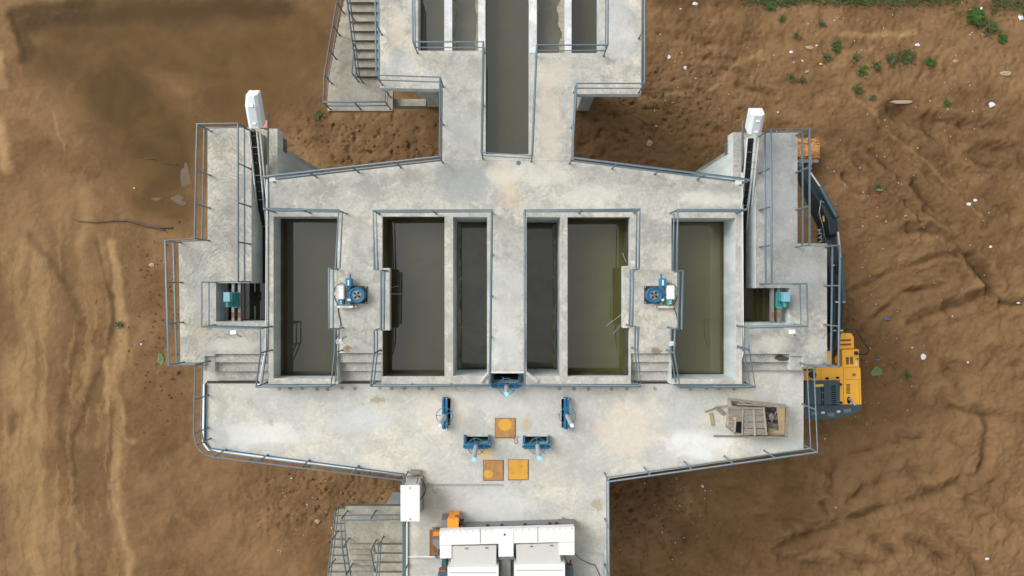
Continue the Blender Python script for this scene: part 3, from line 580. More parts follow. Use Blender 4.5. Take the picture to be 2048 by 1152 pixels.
# ------------------------------------------------------------------ stairs
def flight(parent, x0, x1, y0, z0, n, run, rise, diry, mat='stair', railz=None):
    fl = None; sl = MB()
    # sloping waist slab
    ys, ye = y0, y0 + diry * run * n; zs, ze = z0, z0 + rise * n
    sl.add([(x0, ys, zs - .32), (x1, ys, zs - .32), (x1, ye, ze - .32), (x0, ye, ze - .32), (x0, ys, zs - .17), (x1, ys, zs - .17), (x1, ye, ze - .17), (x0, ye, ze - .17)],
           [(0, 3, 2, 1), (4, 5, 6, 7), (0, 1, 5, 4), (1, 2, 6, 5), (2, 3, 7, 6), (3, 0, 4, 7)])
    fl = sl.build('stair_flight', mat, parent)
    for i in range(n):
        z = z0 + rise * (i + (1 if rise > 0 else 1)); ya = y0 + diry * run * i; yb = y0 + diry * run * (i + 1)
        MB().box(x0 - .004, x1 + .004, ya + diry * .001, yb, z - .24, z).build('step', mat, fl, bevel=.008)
s1 = thing('concrete_staircase', 'dog-leg concrete staircase with landing beside the feed channel deck at top left', 'staircase', (-5.7, 8.5, GZ))
SZ = -3.0
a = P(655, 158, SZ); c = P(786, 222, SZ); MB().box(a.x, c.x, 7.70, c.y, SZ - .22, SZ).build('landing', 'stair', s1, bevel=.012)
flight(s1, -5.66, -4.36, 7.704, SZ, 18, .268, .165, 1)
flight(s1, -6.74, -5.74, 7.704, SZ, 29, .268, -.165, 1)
a = P(786, 198, -3.3); c = P(852, 212, -3.3); MB().box(a.x + .01, c.x, a.y, c.y, -3.7, -3.3).build('beam', 'stair', s1)
s2 = thing('concrete_staircase', 'three-flight concrete staircase around a landing at the bottom edge, left of the white machine', 'staircase', (-5.5, -9, GZ))
yN = P(0, 1012, SZ).y; yS = P(0, 1086, SZ).y; xl = P(691, 0, SZ).x
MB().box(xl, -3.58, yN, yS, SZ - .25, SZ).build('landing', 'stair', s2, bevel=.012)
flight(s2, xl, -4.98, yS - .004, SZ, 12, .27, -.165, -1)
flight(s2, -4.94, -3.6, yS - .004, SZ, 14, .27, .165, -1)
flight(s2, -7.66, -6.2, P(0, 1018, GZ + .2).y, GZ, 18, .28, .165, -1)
MB().box(-5.25, -4.6, -8.99, -9.6, GZ - .3, SZ - .255).build('column', 'deck', s2)

# ------------------------------------------------------------------ railings
def arc_round(pts): return pts
def railing(label, pts, group='steel pipe railings', mat='rail', sp=1.3, h=1.0, r=.026, topref=True, skip_first=False):
    """pts: (px, py, base z): pixel outline of the TOP rail, unprojected at its own height"""
    W = [P(x, y, z + h) for x, y, z in pts]
    root = thing('railing', label, 'railing', (W[0].x, W[0].y, W[0].z - h), group)
    MB().tube(W, r, 8).build('top_rail', mat, root)
    MB().tube([w - Vector((0, 0, h * .5)) for w in W], r * .9, 8).build('mid_rail', mat, root)
    done = []
    for i in range(len(W) - 1):
        L = (W[i + 1] - W[i]).length; n = max(1, round(L / sp))
        for j in range(n + 1):
            if j == n and i < len(W) - 2: continue
            p = W[i].lerp(W[i + 1], j / n)
            if any((p - q).length < .35 for q in done): continue
            done.append(p); q = p - Vector((0, 0, h + .005))
            m = MB(); m.tube([q, p], r * .95, 8); m.box(q.x - .032, q.x + .032, q.y - .032, q.y + .032, q.z, q.z + .012)
            m.build('post', mat, root)
    return root
L_ = LZ
railing('outer railing stepping around the left platform with the swirled concrete', [(476, 246.6, 0), (394, 248, 0), (392, 340, 0), (389.7, 477, 0), (330.5, 481, 0), (337, 731, 0), (391, 729, 0)])
railing('inner railing along the left screen slot, boxed around the opening with the teal actuator', [(476, 247.5, 0), (476, 563, 0), (403, 563.5, 0), (403.4, 653.6, 0), (521, 656.7, 0), (521, 706, 0), (512, 773.7, L_)])
railing('railing around the leftmost basin with its bulge beside the left blue gearbox', [(512, 773.7, L_), (661.7, 772, L_), (669, 706, 0), (670, 659, 0), (658, 657.6, 0), (658, 536.6, 0), (671.4, 535.7, 0), (677, 420.5, 0), (527, 417.5, 0), (526, 353.6, 0), (879, 313.5, 0), (880, 154.6, 0), (752.3, 150.2, 0), (750, -60, 0)], sp=1.5)
railing('U-shaped railing around the second basin and narrow channel left of the central walkway', [(740.7, 772, L_), (748.5, 706, 0), (747.6, 661, 0), (761.5, 660.5, 0), (763, 540.4, 0), (749.4, 539.7, 0), (746, 421, 0), (983.7, 420, 0), (979.6, 765.4, 0), (979, 770.5, L_), (741.2, 772.5, L_)], sp=1.5)
railing('U-shaped railing around the narrow channel and green basin right of the central walkway', [(1049.5, 770.6, L_), (1049.5, 420, 0), (1280, 419, 0), (1277.6, 538, 0), (1266.5, 539, 0), (1264.8, 653, 0), (1277, 654, 0), (1275.5, 701, 0), (1281.5, 772.4, L_), (1050.5, 771.2, L_)], sp=1.5)
railing('long railing around the rightmost green basin and up the right side of the feed channel', [(1498, 700, 0), (1510.7, 773.7, L_), (1360, 775, L_), (1348.5, 706, 0), (1350, 658, 0), (1363.8, 658.5, 0), (1365.5, 541.5, 0), (1353.3, 541.5, 0), (1355.8, 419, 0), (1494, 419.4, 0), (1501.4, 359.7, 0), (1144.7, 315, 0), (1153.3, 166.7, 0), (1289.3, 166.7, 0), (1290, -60, 0)], sp=1.5)
railing('railing of the right platform, boxed around the opening and out above the excavator boom', [(1497.5, 698, 0), (1495.9, 655, 0), (1615.4, 652.3, 0), (1613.7, 567.5, 0), (1543.8, 567.5, 0), (1541.7, 258.3, 0), (1619, 256.4, 0), (1619, 490, 0), (1680, 490, 0), (1677.5, 734, 0), (1628.5, 733.5, 0)])
railing('railing of the lower deck above the yellow excavator, sloping back to the bottom edge', [(1628, 733.5, L_), (1635.3, 904.8, L_), (1217.6, 963.4, L_), (1219, 1250, L_)], sp=1.45)
railing('railing of the feed channel left trough, ending at the cross rail over the water', [(824, -60, 0), (826, 83.6, 0), (966.5, 83.6, 0), (963, 305, 0), (1064.5, 310.7, 0), (1073.7, 90, 0), (1215.5, 90, 0), (1216, -60, 0)], sp=2.2)['label'] = 'railing around both feed troughs and across the end of the feed water channel'
cpts = [(391, 731, L_), (389, 800, L_), (388, 868, L_)] + [(388 + 38 * (1 - math.cos(t)), 868 + 46 * math.sin(t), L_) for t in (R(30), R(60), R(90))] + [(600, 936, L_), (806, 960.5, L_), (806, 1250, L_)]
railing('railing with a rounded corner along the left and front edge of the lower deck', cpts, sp=1.7)
railing('dark railing around the landing of the upper staircase', [(770.3, 178, SZ), (770.3, 203, SZ), (645.8, 204, SZ), (648.6, 150, SZ), (681, -40, SZ - 2.6)], 'stair railings', 'dark_rail')
railing('railing between the two flights of the upper staircase, on the upper flight', [(713, 147.5, SZ), (688, -50, SZ + 2.0)], 'stair railings', 'dark_rail', 1.1)
railing('railing on the descending flight of the upper staircase', [(703.6, 145.5, SZ), (711, 60, SZ - 1.1), (720, -40, SZ - 2.3)], 'stair railings', 'dark_rail', 1.1)
railing('dark railing around the landing of the lower staircase', [(800, 1039, SZ), (681.4, 1040, SZ), (684.7, 1097, SZ), (700, 1200, SZ - 1.2)], 'stair railings', 'dark_rail', 1.2)
railing('railing on the outermost flight of the lower staircase', [(671, 1023, GZ + .1), (650, 1200, GZ + 2.3)], 'stair railings', 'dark_rail', 1.2)
railing('railing on the middle flight of the lower staircase', [(741.7, 1100.5, SZ), (757, 1180, SZ - 1.0)], 'stair railings', 'dark_rail', 1.1)
railing('railing on the inner flight of the lower staircase beside the deck', [(756.6, 1094, SZ), (751, 1190, SZ + 1.0)], 'stair railings', 'dark_rail', 1.1)

# ------------------------------------------------------------------ conduits and trays
def line_thing(name, label, cat, pts, w, h, mat, group=None, extra=None):
    m = MB()
    for p, q in zip(pts[:-1], pts[1:]):
        d = (q - p).normalized() * (w * .45); m.beam(p - d * 0, q, w, h)
    root = thing(name, label, cat, tuple(pts[0]), group); m.build('tray', mat, root)
    if extra:
        off, em = extra; m2 = MB()
        for p, q in zip(pts[:-1], pts[1:]):
            n = (q - p).cross(Vector((0, 0, 1))).normalized() * off; m2.beam(p + n, q + n, w * .22, h * 1.3)
        m2.build('edge_strip', em, root)
    return root
Z1 = LZ + .06
line_thing('cable_tray', 'white cable tray with blue edge strip along the sloping front edge of the lower deck', 'cable tray', [P(408, 768, Z1), P(406.5, 885, Z1), P(417, 899, Z1), P(808, 951, Z1)], .055, .06, 'white_dirty', 'white cable trays', (-.05, 'blue'))
line_thing('cable_tray', 'white pipe running down beside the white cabinet along the deck edge', 'pipe', [P(813, 955, Z1), P(813, 1250, Z1)], .07, .06, 'white', 'white cable trays', (.07, 'rail'))
for (x0, x1, lb) in ((516, 664, 'white pipe between the rails in front of the leftmost basin'), (744, 977, 'white pipe between the rails in front of the second basin'), (1054, 1280, 'white pipe between the rails in front of the third large basin'), (1358, 1500, 'thin pale pipe between the rails in front of the rightmost basin')):
    y = 769.3 if x0 < 700 else 769.0
    root = thing('conduit', lb, 'pipe', tuple(P(x0, y, -.3)), 'white pipes before the basins'); MB().tube([P(x0, y, -.3), P(x1, y, -.3)], .028, 8).build('pipe', 'white', root)
for s, lb, x in ((1, 'pair of pale conduits along the kerb of the left screen slot', 535), (-1, 'pair of pale conduits along the kerb of the right screen slot', 1483)):
    root = thing('conduit', lb, 'pipe', tuple(P(x, 460, .03)), 'slot conduits')
    for k, o in enumerate((0, 3.2)):
        yk = 330 if s > 0 else 345
        pts = [P(x - s * o * .6, yk, .03), P(x - s * o, 640, .03), P(x - s * (o + 1), 700, .03), P(x - s * (o + 13 if s > 0 else o - 22 + 10), 762, LZ + .3)]
        MB().tube(pts, .018, 6).build('pipe', 'white_dirty' if k else 'galv', root)
for pts, lb in (([(977, 745.5), (962, 764.5)], 'white angled brace left of the front sluice wheel'), ([(1053, 745.5), (1075, 763.5)], 'white angled brace right of the front sluice wheel')):
    a, c = [P(x, y, .04) for x, y in pts]; root = thing('angle_brace', lb, 'brace', tuple(a)); MB().beam(a, c, .075, .05).build('bar', 'white_dirty', root); MB().beam(a + Vector((0, 0, .03)), c + Vector((0, 0, .03)), .018, .03).build('rib', 'steel', root)
root = thing('threshold_strip', 'white strip across the end of the central walkway', 'strip', tuple(P(1013, 744, 0))); MB().pbox(979, 743.5, 1050, 746, 0.001, .05).build('strip', 'white_dirty', root)
# steel angle lying on lower deck
root = thing('steel_angle', 'ribbed grey steel angle lying on the lower deck right of the white cabinet', 'steel bar', tuple(P(850, 969.5, LZ)))
MB().pbox(850, 968, 1005, 971.4, LZ + .001, LZ + .03).build('bar', 'galv', root); m = MB()
for i in range(50): m.pbox(851 + i * 3.08, 968.6, 852.6 + i * 3.08, 970.6, LZ + .028, LZ + .036)
m.build('perforation', 'steel', root)
root = thing('steel_angle', 'thin white angle bar left of the white machine at the bottom', 'steel bar', tuple(P(815, 1114, LZ)))
MB().pbox(815, 1112.6, 881, 1115, LZ + .001, LZ + .04).build('bar', 'white_dirty', root); MB().pbox(815, 1117, 881, 1118.3, LZ + .001, LZ + .02).build('lip', 'galv', root)
root = thing('steel_angle', 'corner of perforated angle on the deck right of the white machine', 'steel bar', tuple(P(1150, 1107, LZ)))
MB().pbox(1150, 1106, 1206, 1108.4, LZ + .001, LZ + .03).build('bar', 'galv', root); MB().pbox(1204, 1108.5, 1207.4, 1250, LZ + .001, LZ + .03).build('bar', 'galv', root)
# anchor patches
for i, x in enumerate([557, 582, 607, 632, 657, 685, 710, 760, 786, 812, 838, 864, 1120, 1150, 1180, 1222, 1256, 1308, 1380, 1412, 1440, 1466]):
    c = P(x + random.uniform(-3, 3), 777 + random.uniform(-1.5, 1.5), LZ); m = MB().cyl(c, c + Vector((0, 0, .006)), .045 + random.random() * .02, 14); m.ring(c + Vector((0, 0, .006)), .055, .008, 16, 5)
    o = m.build('anchor_patch', 'stair'); o['label'] = 'small round mortared anchor hole in the row along the lower deck front of the basins'; o['category'] = 'anchor hole'; o['group'] = 'anchor holes along the basins'

# ------------------------------------------------------------------ floodlights
def flood(px, py, z, label, dy):
    c = P(px, py, z); root = thing('floodlight', label, 'floodlight', (c.x, c.y, z - .12), 'small white floodlights')
    MB().obox(c, (.19, .14, .05), (18 * dy, 0, 3)).build('lamp_housing', 'white', root, bevel=.008)
    MB().tube([c + Vector((.05, .0, -.03)), c + Vector((.12, .12 * dy, -.10)), c + Vector((.2, .14 * dy, -.14))], .012, 6).build('bracket', 'black', root)
flood(545, 358, .92, 'white floodlight at the top left corner of the left basin railing', 1)
flood(1477, 364.5, .92, 'white floodlight at the top right corner of the right basin railing', 1)
flood(467, 664.5, .9, 'white floodlight below the opening with the teal actuator, left side', -1)
flood(1584, 663.5, .9, 'white floodlight below the opening on the right platform', -1)
flood(678, 683, .9, 'white floodlight on the rail below the left blue gearbox', 1)
flood(1345, 687, .9, 'white floodlight on the rail below the right blue gearbox', 1)

# ------------------------------------------------------------------ bar screens with white hoods
def screen(label, s, hb, ht, base, foot, arch):
    # hb / ht: hood near/far end (px, z); base: frame foot
    root = thing('bar_screen', label, 'bar screen', tuple(P(*foot)), 'inclined bar screens with white hoods')
    A = P(*foot); B = P(*base); d = B - A; side = Vector((1, 0, 0))
    for k in (-.17, .07, .17): MB().beam(A + side * k, B + side * k, .026, .06).build('side_rail', 'white_dirty', root)
    MB().add([A + side * -.15 - Vector((0, 0, .05)), A + side * .05 - Vector((0, 0, .05)), B + side * .05 - Vector((0, 0, .05)), B + side * -.15 - Vector((0, 0, .05)), A + side * -.15 - Vector((0, 0, .09)), A + side * .05 - Vector((0, 0, .09)), B + side * .05 - Vector((0, 0, .09)), B + side * -.15 - Vector((0, 0, .09))],
             [(0, 1, 2, 3), (7, 6, 5, 4), (0, 4, 5, 1), (1, 5, 6, 2), (2, 6, 7, 3), (3, 7, 4, 0)]).build('belt', 'void', root)
    for i in range(11):
        p = A.lerp(B, (i + random.uniform(.2, .8)) / 11); MB().beam(p + side * -.14, p + side * random.choice((.06, .16)), .018, .02).build('rung', 'black' if i % 3 else 'steel', root)
    # hood: extruded section along near->far axis
    N_ = P(*hb); T_ = P(*ht); ax = (T_ - N_).normalized(); r = Vector((1, 0, 0)); u = r.cross(ax).normalized()
    if u.z < 0: u = -u
    w = .215; t = .36
    sec = [(-w, -t), (-w, -.03), (-w * .55, .05), (w * .55, .05), (w, -.03), (w, -t)]
    ends = [(N_, 1.0), (N_.lerp(T_, .7), 1.0), (T_, .80 if arch else .98)]; vs = []
    for e, (c, k) in enumerate(ends):
        for x, y in sec: vs.append(c + r * x * k + u * (y - (.10 if (e == 2 and arch) else 0)))
    n = len(sec); fs = [tuple(range(n)), tuple(range(2 * n, 3 * n))[::-1]]
    for e in range(2):
        for j in range(n): fs.append((e * n + j, (e + 1) * n + j, (e + 1) * n + (j + 1) % n, e * n + (j + 1) % n))
    MB().add(vs, fs).build('hood', 'hood', root, bevel=.015)
    for q in (.2, .75):
        c = N_.lerp(T_, q) + u * .052; MB().beam(c - r * .05, c + r * .06, .10, .01).build('hatch', 'white', root)
screen('tall inclined bar screen with rounded white hood in the slot left of the leftmost basin', 1, (511, 256, 1.1), (500.5, 193, 1.75), (509, 262, .9), (529, 462, -1.0), True)
screen('inclined bar screen with boxy white hood in the slot right of the rightmost basin', -1, (1509, 268, 1.1), (1516.5, 229, 1.6), (1505.5, 276, .9), (1488, 466, -1.0), False)
for x, y0, y1, lb in ((536.5, 224, 352, 'thin vertical steel pipe standing beside the left white hood'), (1485.5, 242, 330, 'thin steel pipe standing beside the right white hood')):
    a = P(x, y1, .1); c = P(x, y0, .9); root = thing('steel_pipe', lb, 'pipe', tuple(a)); MB().tube([a, c], .03, 8).build('pipe', 'steel', root); MB().tube([a.lerp(c, .75), a.lerp(c, .75) + Vector((-.25 if x < 900 else .2, 0, 0))], .015, 6).build('arm', 'steel', root)
o = MB().pbox(524, 240, 535, 256, -.9, -.6).build('brick', 'brick', bevel=.01); o['label'] = 'pinkish brick behind the left white hood'; o['category'] = 'brick'

# ------------------------------------------------------------------ blue gearboxes
def gearbox(cx, s, label, rust):
    Z = .0; k = 22 / F
    c = P(cx, 590, Z); root = thing('blue_gearbox', label, 'gearbox', (c.x, c.y, 0), 'blue paddle gearboxes')
    def q(dx, dy, z=.0): return Vector((c.x + s * dx * k, c.y - dy * k, z))
    def bx(n, dx0, dx1, dy0, dy1, z0, z1, mat, bev=.01):
        a = q(dx0, dy0); b_ = q(dx1, dy1); return MB().box(a.x, b_.x, a.y, b_.y, z0, z1).build(n, mat, root, bevel=bev)
    bx('base_plate', -14, 17, -18, 17, 0.0, .05, 'black')
    m = MB(); m.cyl(q(1, 0, .05), q(1, 0, .34), .245, 40); m.ring(q(1, 0, .34), .225, .028, 40, 8); m.build('gear_housing', 'blue', root)
    m = MB(); m.cyl(q(1, 0, .335), q(1, 0, .352), .145, 32); m.build('dial', 'steel', root)
    m = MB()
    for i in range(4):
        t = R(45 + 90 * i + 10); cc = q(1, 0, .356) + Vector((math.cos(t) * .088, math.sin(t) * .088, 0))
        n = 12; vs = [cc + Vector((math.cos(j / n * 6.283) * .045 * math.cos(t) - math.sin(j / n * 6.283) * .032 * math.sin(t), math.cos(j / n * 6.283) * .045 * math.sin(t) + math.sin(j / n * 6.283) * .032 * math.cos(t), 0)) for j in range(n)]
        m.add(vs, [tuple(range(n))])
    m.build('dial_opening', 'void', root)
    MB().cyl(q(1, 0, .35), q(1, 0, .40), .028, 12).build('shaft', 'rust', root)
    for dx, dy in ((-12, -16), (15, -16), (-12, 15), (15, 15)): MB().cyl(q(dx, dy, .05), q(dx, dy, .09), .02, 8).build('bolt', 'galv', root)
    bx('worm_housing', -20, -10, -7, 14, .05, .30, 'blue')
    m = MB(); m.cyl(q(-16, -7, .2), q(-16, -17, .2), .08, 16); m.build('coupling', 'blue', root)
    bx('gear_motor', -23, -10.5, -33, -16.5, .10, .32, 'blue2', .02)
    bx('name_plate', -18, -15, -30, -19, .321, .325, 'white', 0)
    m = MB(); m.cyl(q(-14.5, -33, .22), q(-14.5, -42, .22), .035, 14); m.build('stub_pipe', 'blue2', root)
    bx('motor_cover', -39, -24, -19, 8.5, .12, .40, 'white_dirty', .03)
    m = MB(); m.cyl(q(-31, 8.5, .22), q(-31, 19, .22), .115, 20); m.build('motor', 'teal' if s < 0 else 'blue2', root)
    for dy in (11, 15): bx('motor_label', -33, -29, dy, dy + 2, .336, .34, 'white', 0)
    bx('pulley_guard', -40, -9, 21, 26, .10, .20, rust, .02)
    bx('rating_plate', -19, -12.5, 7, 11.5, .301, .305, 'white', 0)
    m = MB(); m.cyl(q(-16, 14, .18), q(-16, 19, .18), .06, 14); m.build('shaft_end', 'steel', root)
    bx('brass_fitting', -6, -3, 21, 25, .08, .14, 'yel2', .01)
    pts = [q(-50, -6, .02), q(-49, -13, .03), q(-42, -20, .08), q(-33, -24, .12), q(-27, -22, .16), q(-24, -16, .2)]
    MB().tube(pts, .010, 6).build('cable', 'black', root)
    pts = [q(-40, 23, .05), q(-47, 10, .02), q(-50, 0, .02)]; MB().tube(pts, .012, 6).build('cable', 'black', root)
    pts = [q(-42, 25, .02), q(-40 if s > 0 else -48, 40, .02), q(-36 if s > 0 else -52, 58, .02), q(-40, 82, .15), q(-42, 92, .5)]; MB().tube(pts, .014, 6).build('cable', 'black', root)
gearbox(718, 1, 'blue gearbox with clean white motor cover on the left walkway', 'white_dirty')
M['rust_white'] = paint('rust_streaked_white', (.62, .58, .50), .7, .95, (.36, .12, .03), scale=10)
gearbox(1305, -1, 'blue gearbox with rust streaked guard on the right walkway', 'rust_white')

# ------------------------------------------------------------------ teal actuators over the slot openings, on beams
def beams(x1, x2, label, mats):
    root = thing('steel_beams', label, 'steel beams', tuple(P(x1, 605, -.1)), 'beams over slot openings')
    for x in (x1, x2):
        y0, y1 = (566, 643.5) if x < 900 else (576, 646.5)
        a = P(x, y0, -.1); c = P(x, y1, -.1); m = MB(); m.box(a.x - .045, a.x + .045, a.y, c.y, -.11, -.10); m.box(a.x - .006, a.x + .006, a.y, c.y, -.25, -.11); m.box(a.x - .045, a.x + .045, a.y, c.y, -.26, -.25)
        m.build('beam', 'steel', root)
        p = P(x, 628, -.098); MB().box(p.x - .046, p.x + .046, p.y + .05, p.y - .12, -.099, -.097).build('rust_patch', 'rust', root)
beams(466, 478.5, 'pair of grey steel beams across the left slot opening', 0); beams(1545.5, 1557.5, 'pair of grey steel beams across the right slot opening', 0)
def actuator(px, s, label):
    c = P(px, 598, -.1); root = thing('valve_actuator', label, 'actuator', tuple(c), 'teal valve actuators'); k = 21.7 / F
    def bx(n, dx0, dx1, dy0, dy1, z0, z1, mat, bev=.012):
        return MB().box(c.x + s * dx0 * k, c.x + s * dx1 * k, c.y - dy0 * k, c.y - dy1 * k, z0, z1).build(n, mat, root, bevel=bev)
    bx('mounting_plate', -2, 10, -14, 17, -.095, .02, 'teal'); bx('control_box', -8, 5, -14, 5, .02, .42, 'ltblue'); bx('side_cover', 5.2, 9, -13, 5, .02, .20, 'teal')
    m = MB(); m.cyl(Vector((c.x - s * 3 * k, c.y - 5.2 * k, .2)), Vector((c.x - s * 3 * k, c.y - 16 * k, .2)), .085, 18)
    for i in range(6): m.ring(Vector((c.x - s * 3 * k, c.y - (10.5) * k, .2)), .0, .0, 3, 3) if 0 else None
    m.build('motor', 'teal', root)
    for i in range(5): MB().cyl(Vector((c.x - s * 3 * k, c.y - (7 + i * 2) * k, .2)), Vector((c.x - s * 3 * k, c.y - (7.8 + i * 2) * k, .2)), .098, 18).build('cooling_fin', 'teal', root)
    m = MB()
    for i in range(5): m.cyl(Vector((c.x + s * (i * 2) * k, c.y - 17 * k, .0)), Vector((c.x + s * (i * 2) * k, c.y - 17 * k, .04)), .012, 6)
    m.build('bolts', 'galv', root)
    MB().tube([c + Vector((-s * .12, 0, .2)), c + Vector((-s * .3, -.35, -.05)), c + Vector((-s * .38, -.8, -.2)), c + Vector((-s * .1, -1.0, .05))], .007, 6).build('cable', 'black', root)
actuator(468, 1, 'teal valve actuator with pale blue box over the left slot opening'); actuator(1560, -1, 'teal valve actuator with pale blue box over the right slot opening')

# ------------------------------------------------------------------ sluice gates
def gate(label, c, horiz, beam, tip, tipmat, wheel):
    x0, y0, x1, y1 = beam; zb = LZ + .30
    base = P((x0 + x1) / 2, (y0 + y1) / 2, LZ); root = thing('sluice_gate', label, 'sluice gate', tuple(base), 'blue handwheel sluice gates')
    a = P(x0, y0, zb); b_ = P(x1, y1, zb)
    m = MB()
    if horiz:
        h = abs(a.y - b_.y); m.box(a.x, b_.x, a.y, a.y - h * .38, zb - .08, zb); m.box(a.x, b_.x, b_.y + h * .38, b_.y, zb - .08, zb); m.box(a.x, b_.x, a.y - h * .36, b_.y + h * .36, zb - .07, zb - .05)
    else:
        w = abs(a.x - b_.x); m.box(a.x, a.x + w * .38, a.y, b_.y, zb - .08, zb); m.box(b_.x - w * .38, b_.x, a.y, b_.y, zb - .08, zb); m.box(a.x + w * .36, b_.x - w * .36, a.y, b_.y, zb - .07, zb - .05)
    m.build('cross_beam', 'blue', root, bevel=.006)
    for e in (0, 1):
        if horiz: x = (a.x + .05) if e == 0 else (b_.x - .05); MB().box(x - .035, x + .035, a.y + .22, b_.y, LZ + .001, zb - .081).build('leg', 'blue', root)
        else: y = (a.y - .05) if e == 0 else (b_.y + .05); MB().box(a.x, b_.x, y - .035, y + .035, LZ + .001, zb - .081).build('leg', 'blue', root)
    for e in range(4):
        x = (a.x + .03) if e % 2 == 0 else (b_.x - .03); y = (a.y - .02) if e < 2 else (b_.y + .02); MB().cyl((x, y, zb), (x, y, zb + .02), .014, 8).build('bolt', 'white', root)
    W = P(c[0], c[1], wheel); t = P(tip[0], tip[1], 1.75); foot = Vector((W.x, W.y, zb))
    MB().cyl(foot, Vector((W.x, W.y, wheel - .02)), .06, 14).build('pedestal', 'blue', root)
    m = MB(); m.ring(W, .262, .011, 40, 8); m.cyl(W - Vector((0, 0, .04)), W + Vector((0, 0, .03)), .05, 14)
    off = random.random() * 6.28
    for i in range(5):
        g = off + i * 2 * math.pi / 5; d = Vector((math.cos(g), math.sin(g), 0)); m.tube([W + d * .04, W + d * (.34 if i % 2 == 0 else .30)], .010, 6)
    m.build('handwheel', 'blue2', root)
    tp = Vector((W.x + (t.x - W.x) * .25, W.y + (t.y - W.y) * .25, 1.72))
    MB().tube([Vector((W.x, W.y, wheel + .03)), tp], .07, 16).build('spindle_tube', 'galv', root)
    MB().cyl(tp, tp + Vector((0, 0, .05)), .068 if tipmat == 'capblue' else .05, 18).build('cap', tipmat, root)
gate('sluice gate with blue handwheel at the front end of the central walkway', (1013, 773), True, (982, 766, 1042, 776.5), (1015, 787), 'capblue', .15)
gate('lower left sluice gate of the pair above the orange plates', (952, 893), True, (926, 887, 981, 898), (953, 921), 'capblue', .15)
gate('lower right sluice gate with pale blue cap above the right orange plate', (1075, 892), True, (1045, 888, 1101, 898), (1079, 915), 'capblue', .15)
gate('left sluice gate turned lengthwise with a small white cap', (889, 832), False, (884, 796, 895, 859), (884, 848), 'white', .15)
gate('right sluice gate turned lengthwise with its handwheel to the right', (1135, 832), False, (1128, 796, 1139, 859), (1146, 849), 'white', .15)

# ------------------------------------------------------------------ orange plates
for (x0, y0, x1, y1, bx_, by_, rx, ry, lb) in ((991, 837, 1030, 875, 1010, 849, 13, 12, 'upper rusty orange square cover plate with a large round patch'), (967, 921, 1006, 960, 977, 947, 9, 8, 'lower left rusty orange cover plate with small round patch'), (1017, 920, 1056, 959, 1040, 940, 40, 40, 'lower right evenly orange square cover plate')):
    c = P(x0, y0, LZ); root = thing('cover_plate', lb, 'cover plate', tuple(c), 'orange cover plates')
    MB().pbox(x0, y0, x1, y1, LZ + .001, LZ + .035).build('plate', plate_mat(bx_, by_, rx, ry), root, bevel=.008)
    m = MB(); A = P(x0, y0, LZ); B = P(x1, y1, LZ); w = .02
    for q in ((A.x - w, B.x + w, A.y + w, A.y + .002), (A.x - w, B.x + w, B.y - .002, B.y - w), (A.x - w, A.x - .002, A.y + .002, B.y - .002), (B.x + .002, B.x + w, A.y + .002, B.y - .002)): m.box(q[0], q[1], q[2], q[3], LZ + .001, LZ + .012)
    m.build('edge_gap', 'rust', root)
root = thing('wire_hook', 'thin bent black wire on the deck below the upper orange plate', 'wire', tuple(P(1030, 876, LZ)))
MB().tube([P(x, y, LZ + .012) for x, y in ((1026, 876), (1030, 880), (1029, 885), (1032, 888), (1036, 884), (1033, 878), (1037, 872))], .007, 6).build('wire', 'black', root)
o = MB().prism(blobpoly(P(1037, 326).xy, .07, .085, 24, 4, .1), .0012, .006).build('paint_spot', 'rail'); o['label'] = 'blue grey paint spot on the deck below the feed channel'; o['category'] = 'paint spot'

# ------------------------------------------------------------------ cabinet
zc = .62; root = thing('control_cabinet', 'tall white roofed control cabinet at the left edge of the lower deck', 'cabinet', tuple(P(820, 1000, LZ)))
a = P(806, 974, zc - .03); c = P(835, 1039, zc - .03); MB().box(a.x, c.x, a.y, c.y, LZ + .10, zc - .035).build('cabinet_body', 'grey', root, bevel=.01)
MB().pbox(801, 970.5, 839.5, 1043, zc - .03, zc).build('roof', 'white', root, bevel=.006)
for y in (976, 1038): p = P(820, y, zc); MB().cyl(p, p + Vector((0, 0, .02)), .022, 10).build('lifting_bolt', 'steel', root)
MB().box(a.x - .04, c.x + .04, a.y + .05, c.y - .05, LZ + .001, LZ + .098).build('plinth', 'stair', root)
p = P(819, 942, LZ + .25); q = P(841, 949, LZ + .25); MB().box(p.x, q.x, p.y, q.y, LZ + .05, LZ + .22).build('cable_box', 'steel', root, bevel=.01)
MB().tube([P(838, 948, LZ + .2), P(832, 972, .35)], .012, 6).build('cable', 'black', root)
MB().tube([P(841, 957, .1), P(848, 966, .15), P(851, 978, .15), P(848, 990, .12), P(840, 999, .1)], .018, 8).build('cable', 'black', root)
MB().tube([P(804, 952, -.2), P(786, 962, -.6), P(788, 975, -.7), P(802, 986, -.3)], .016, 8).build('cable', 'black', root)

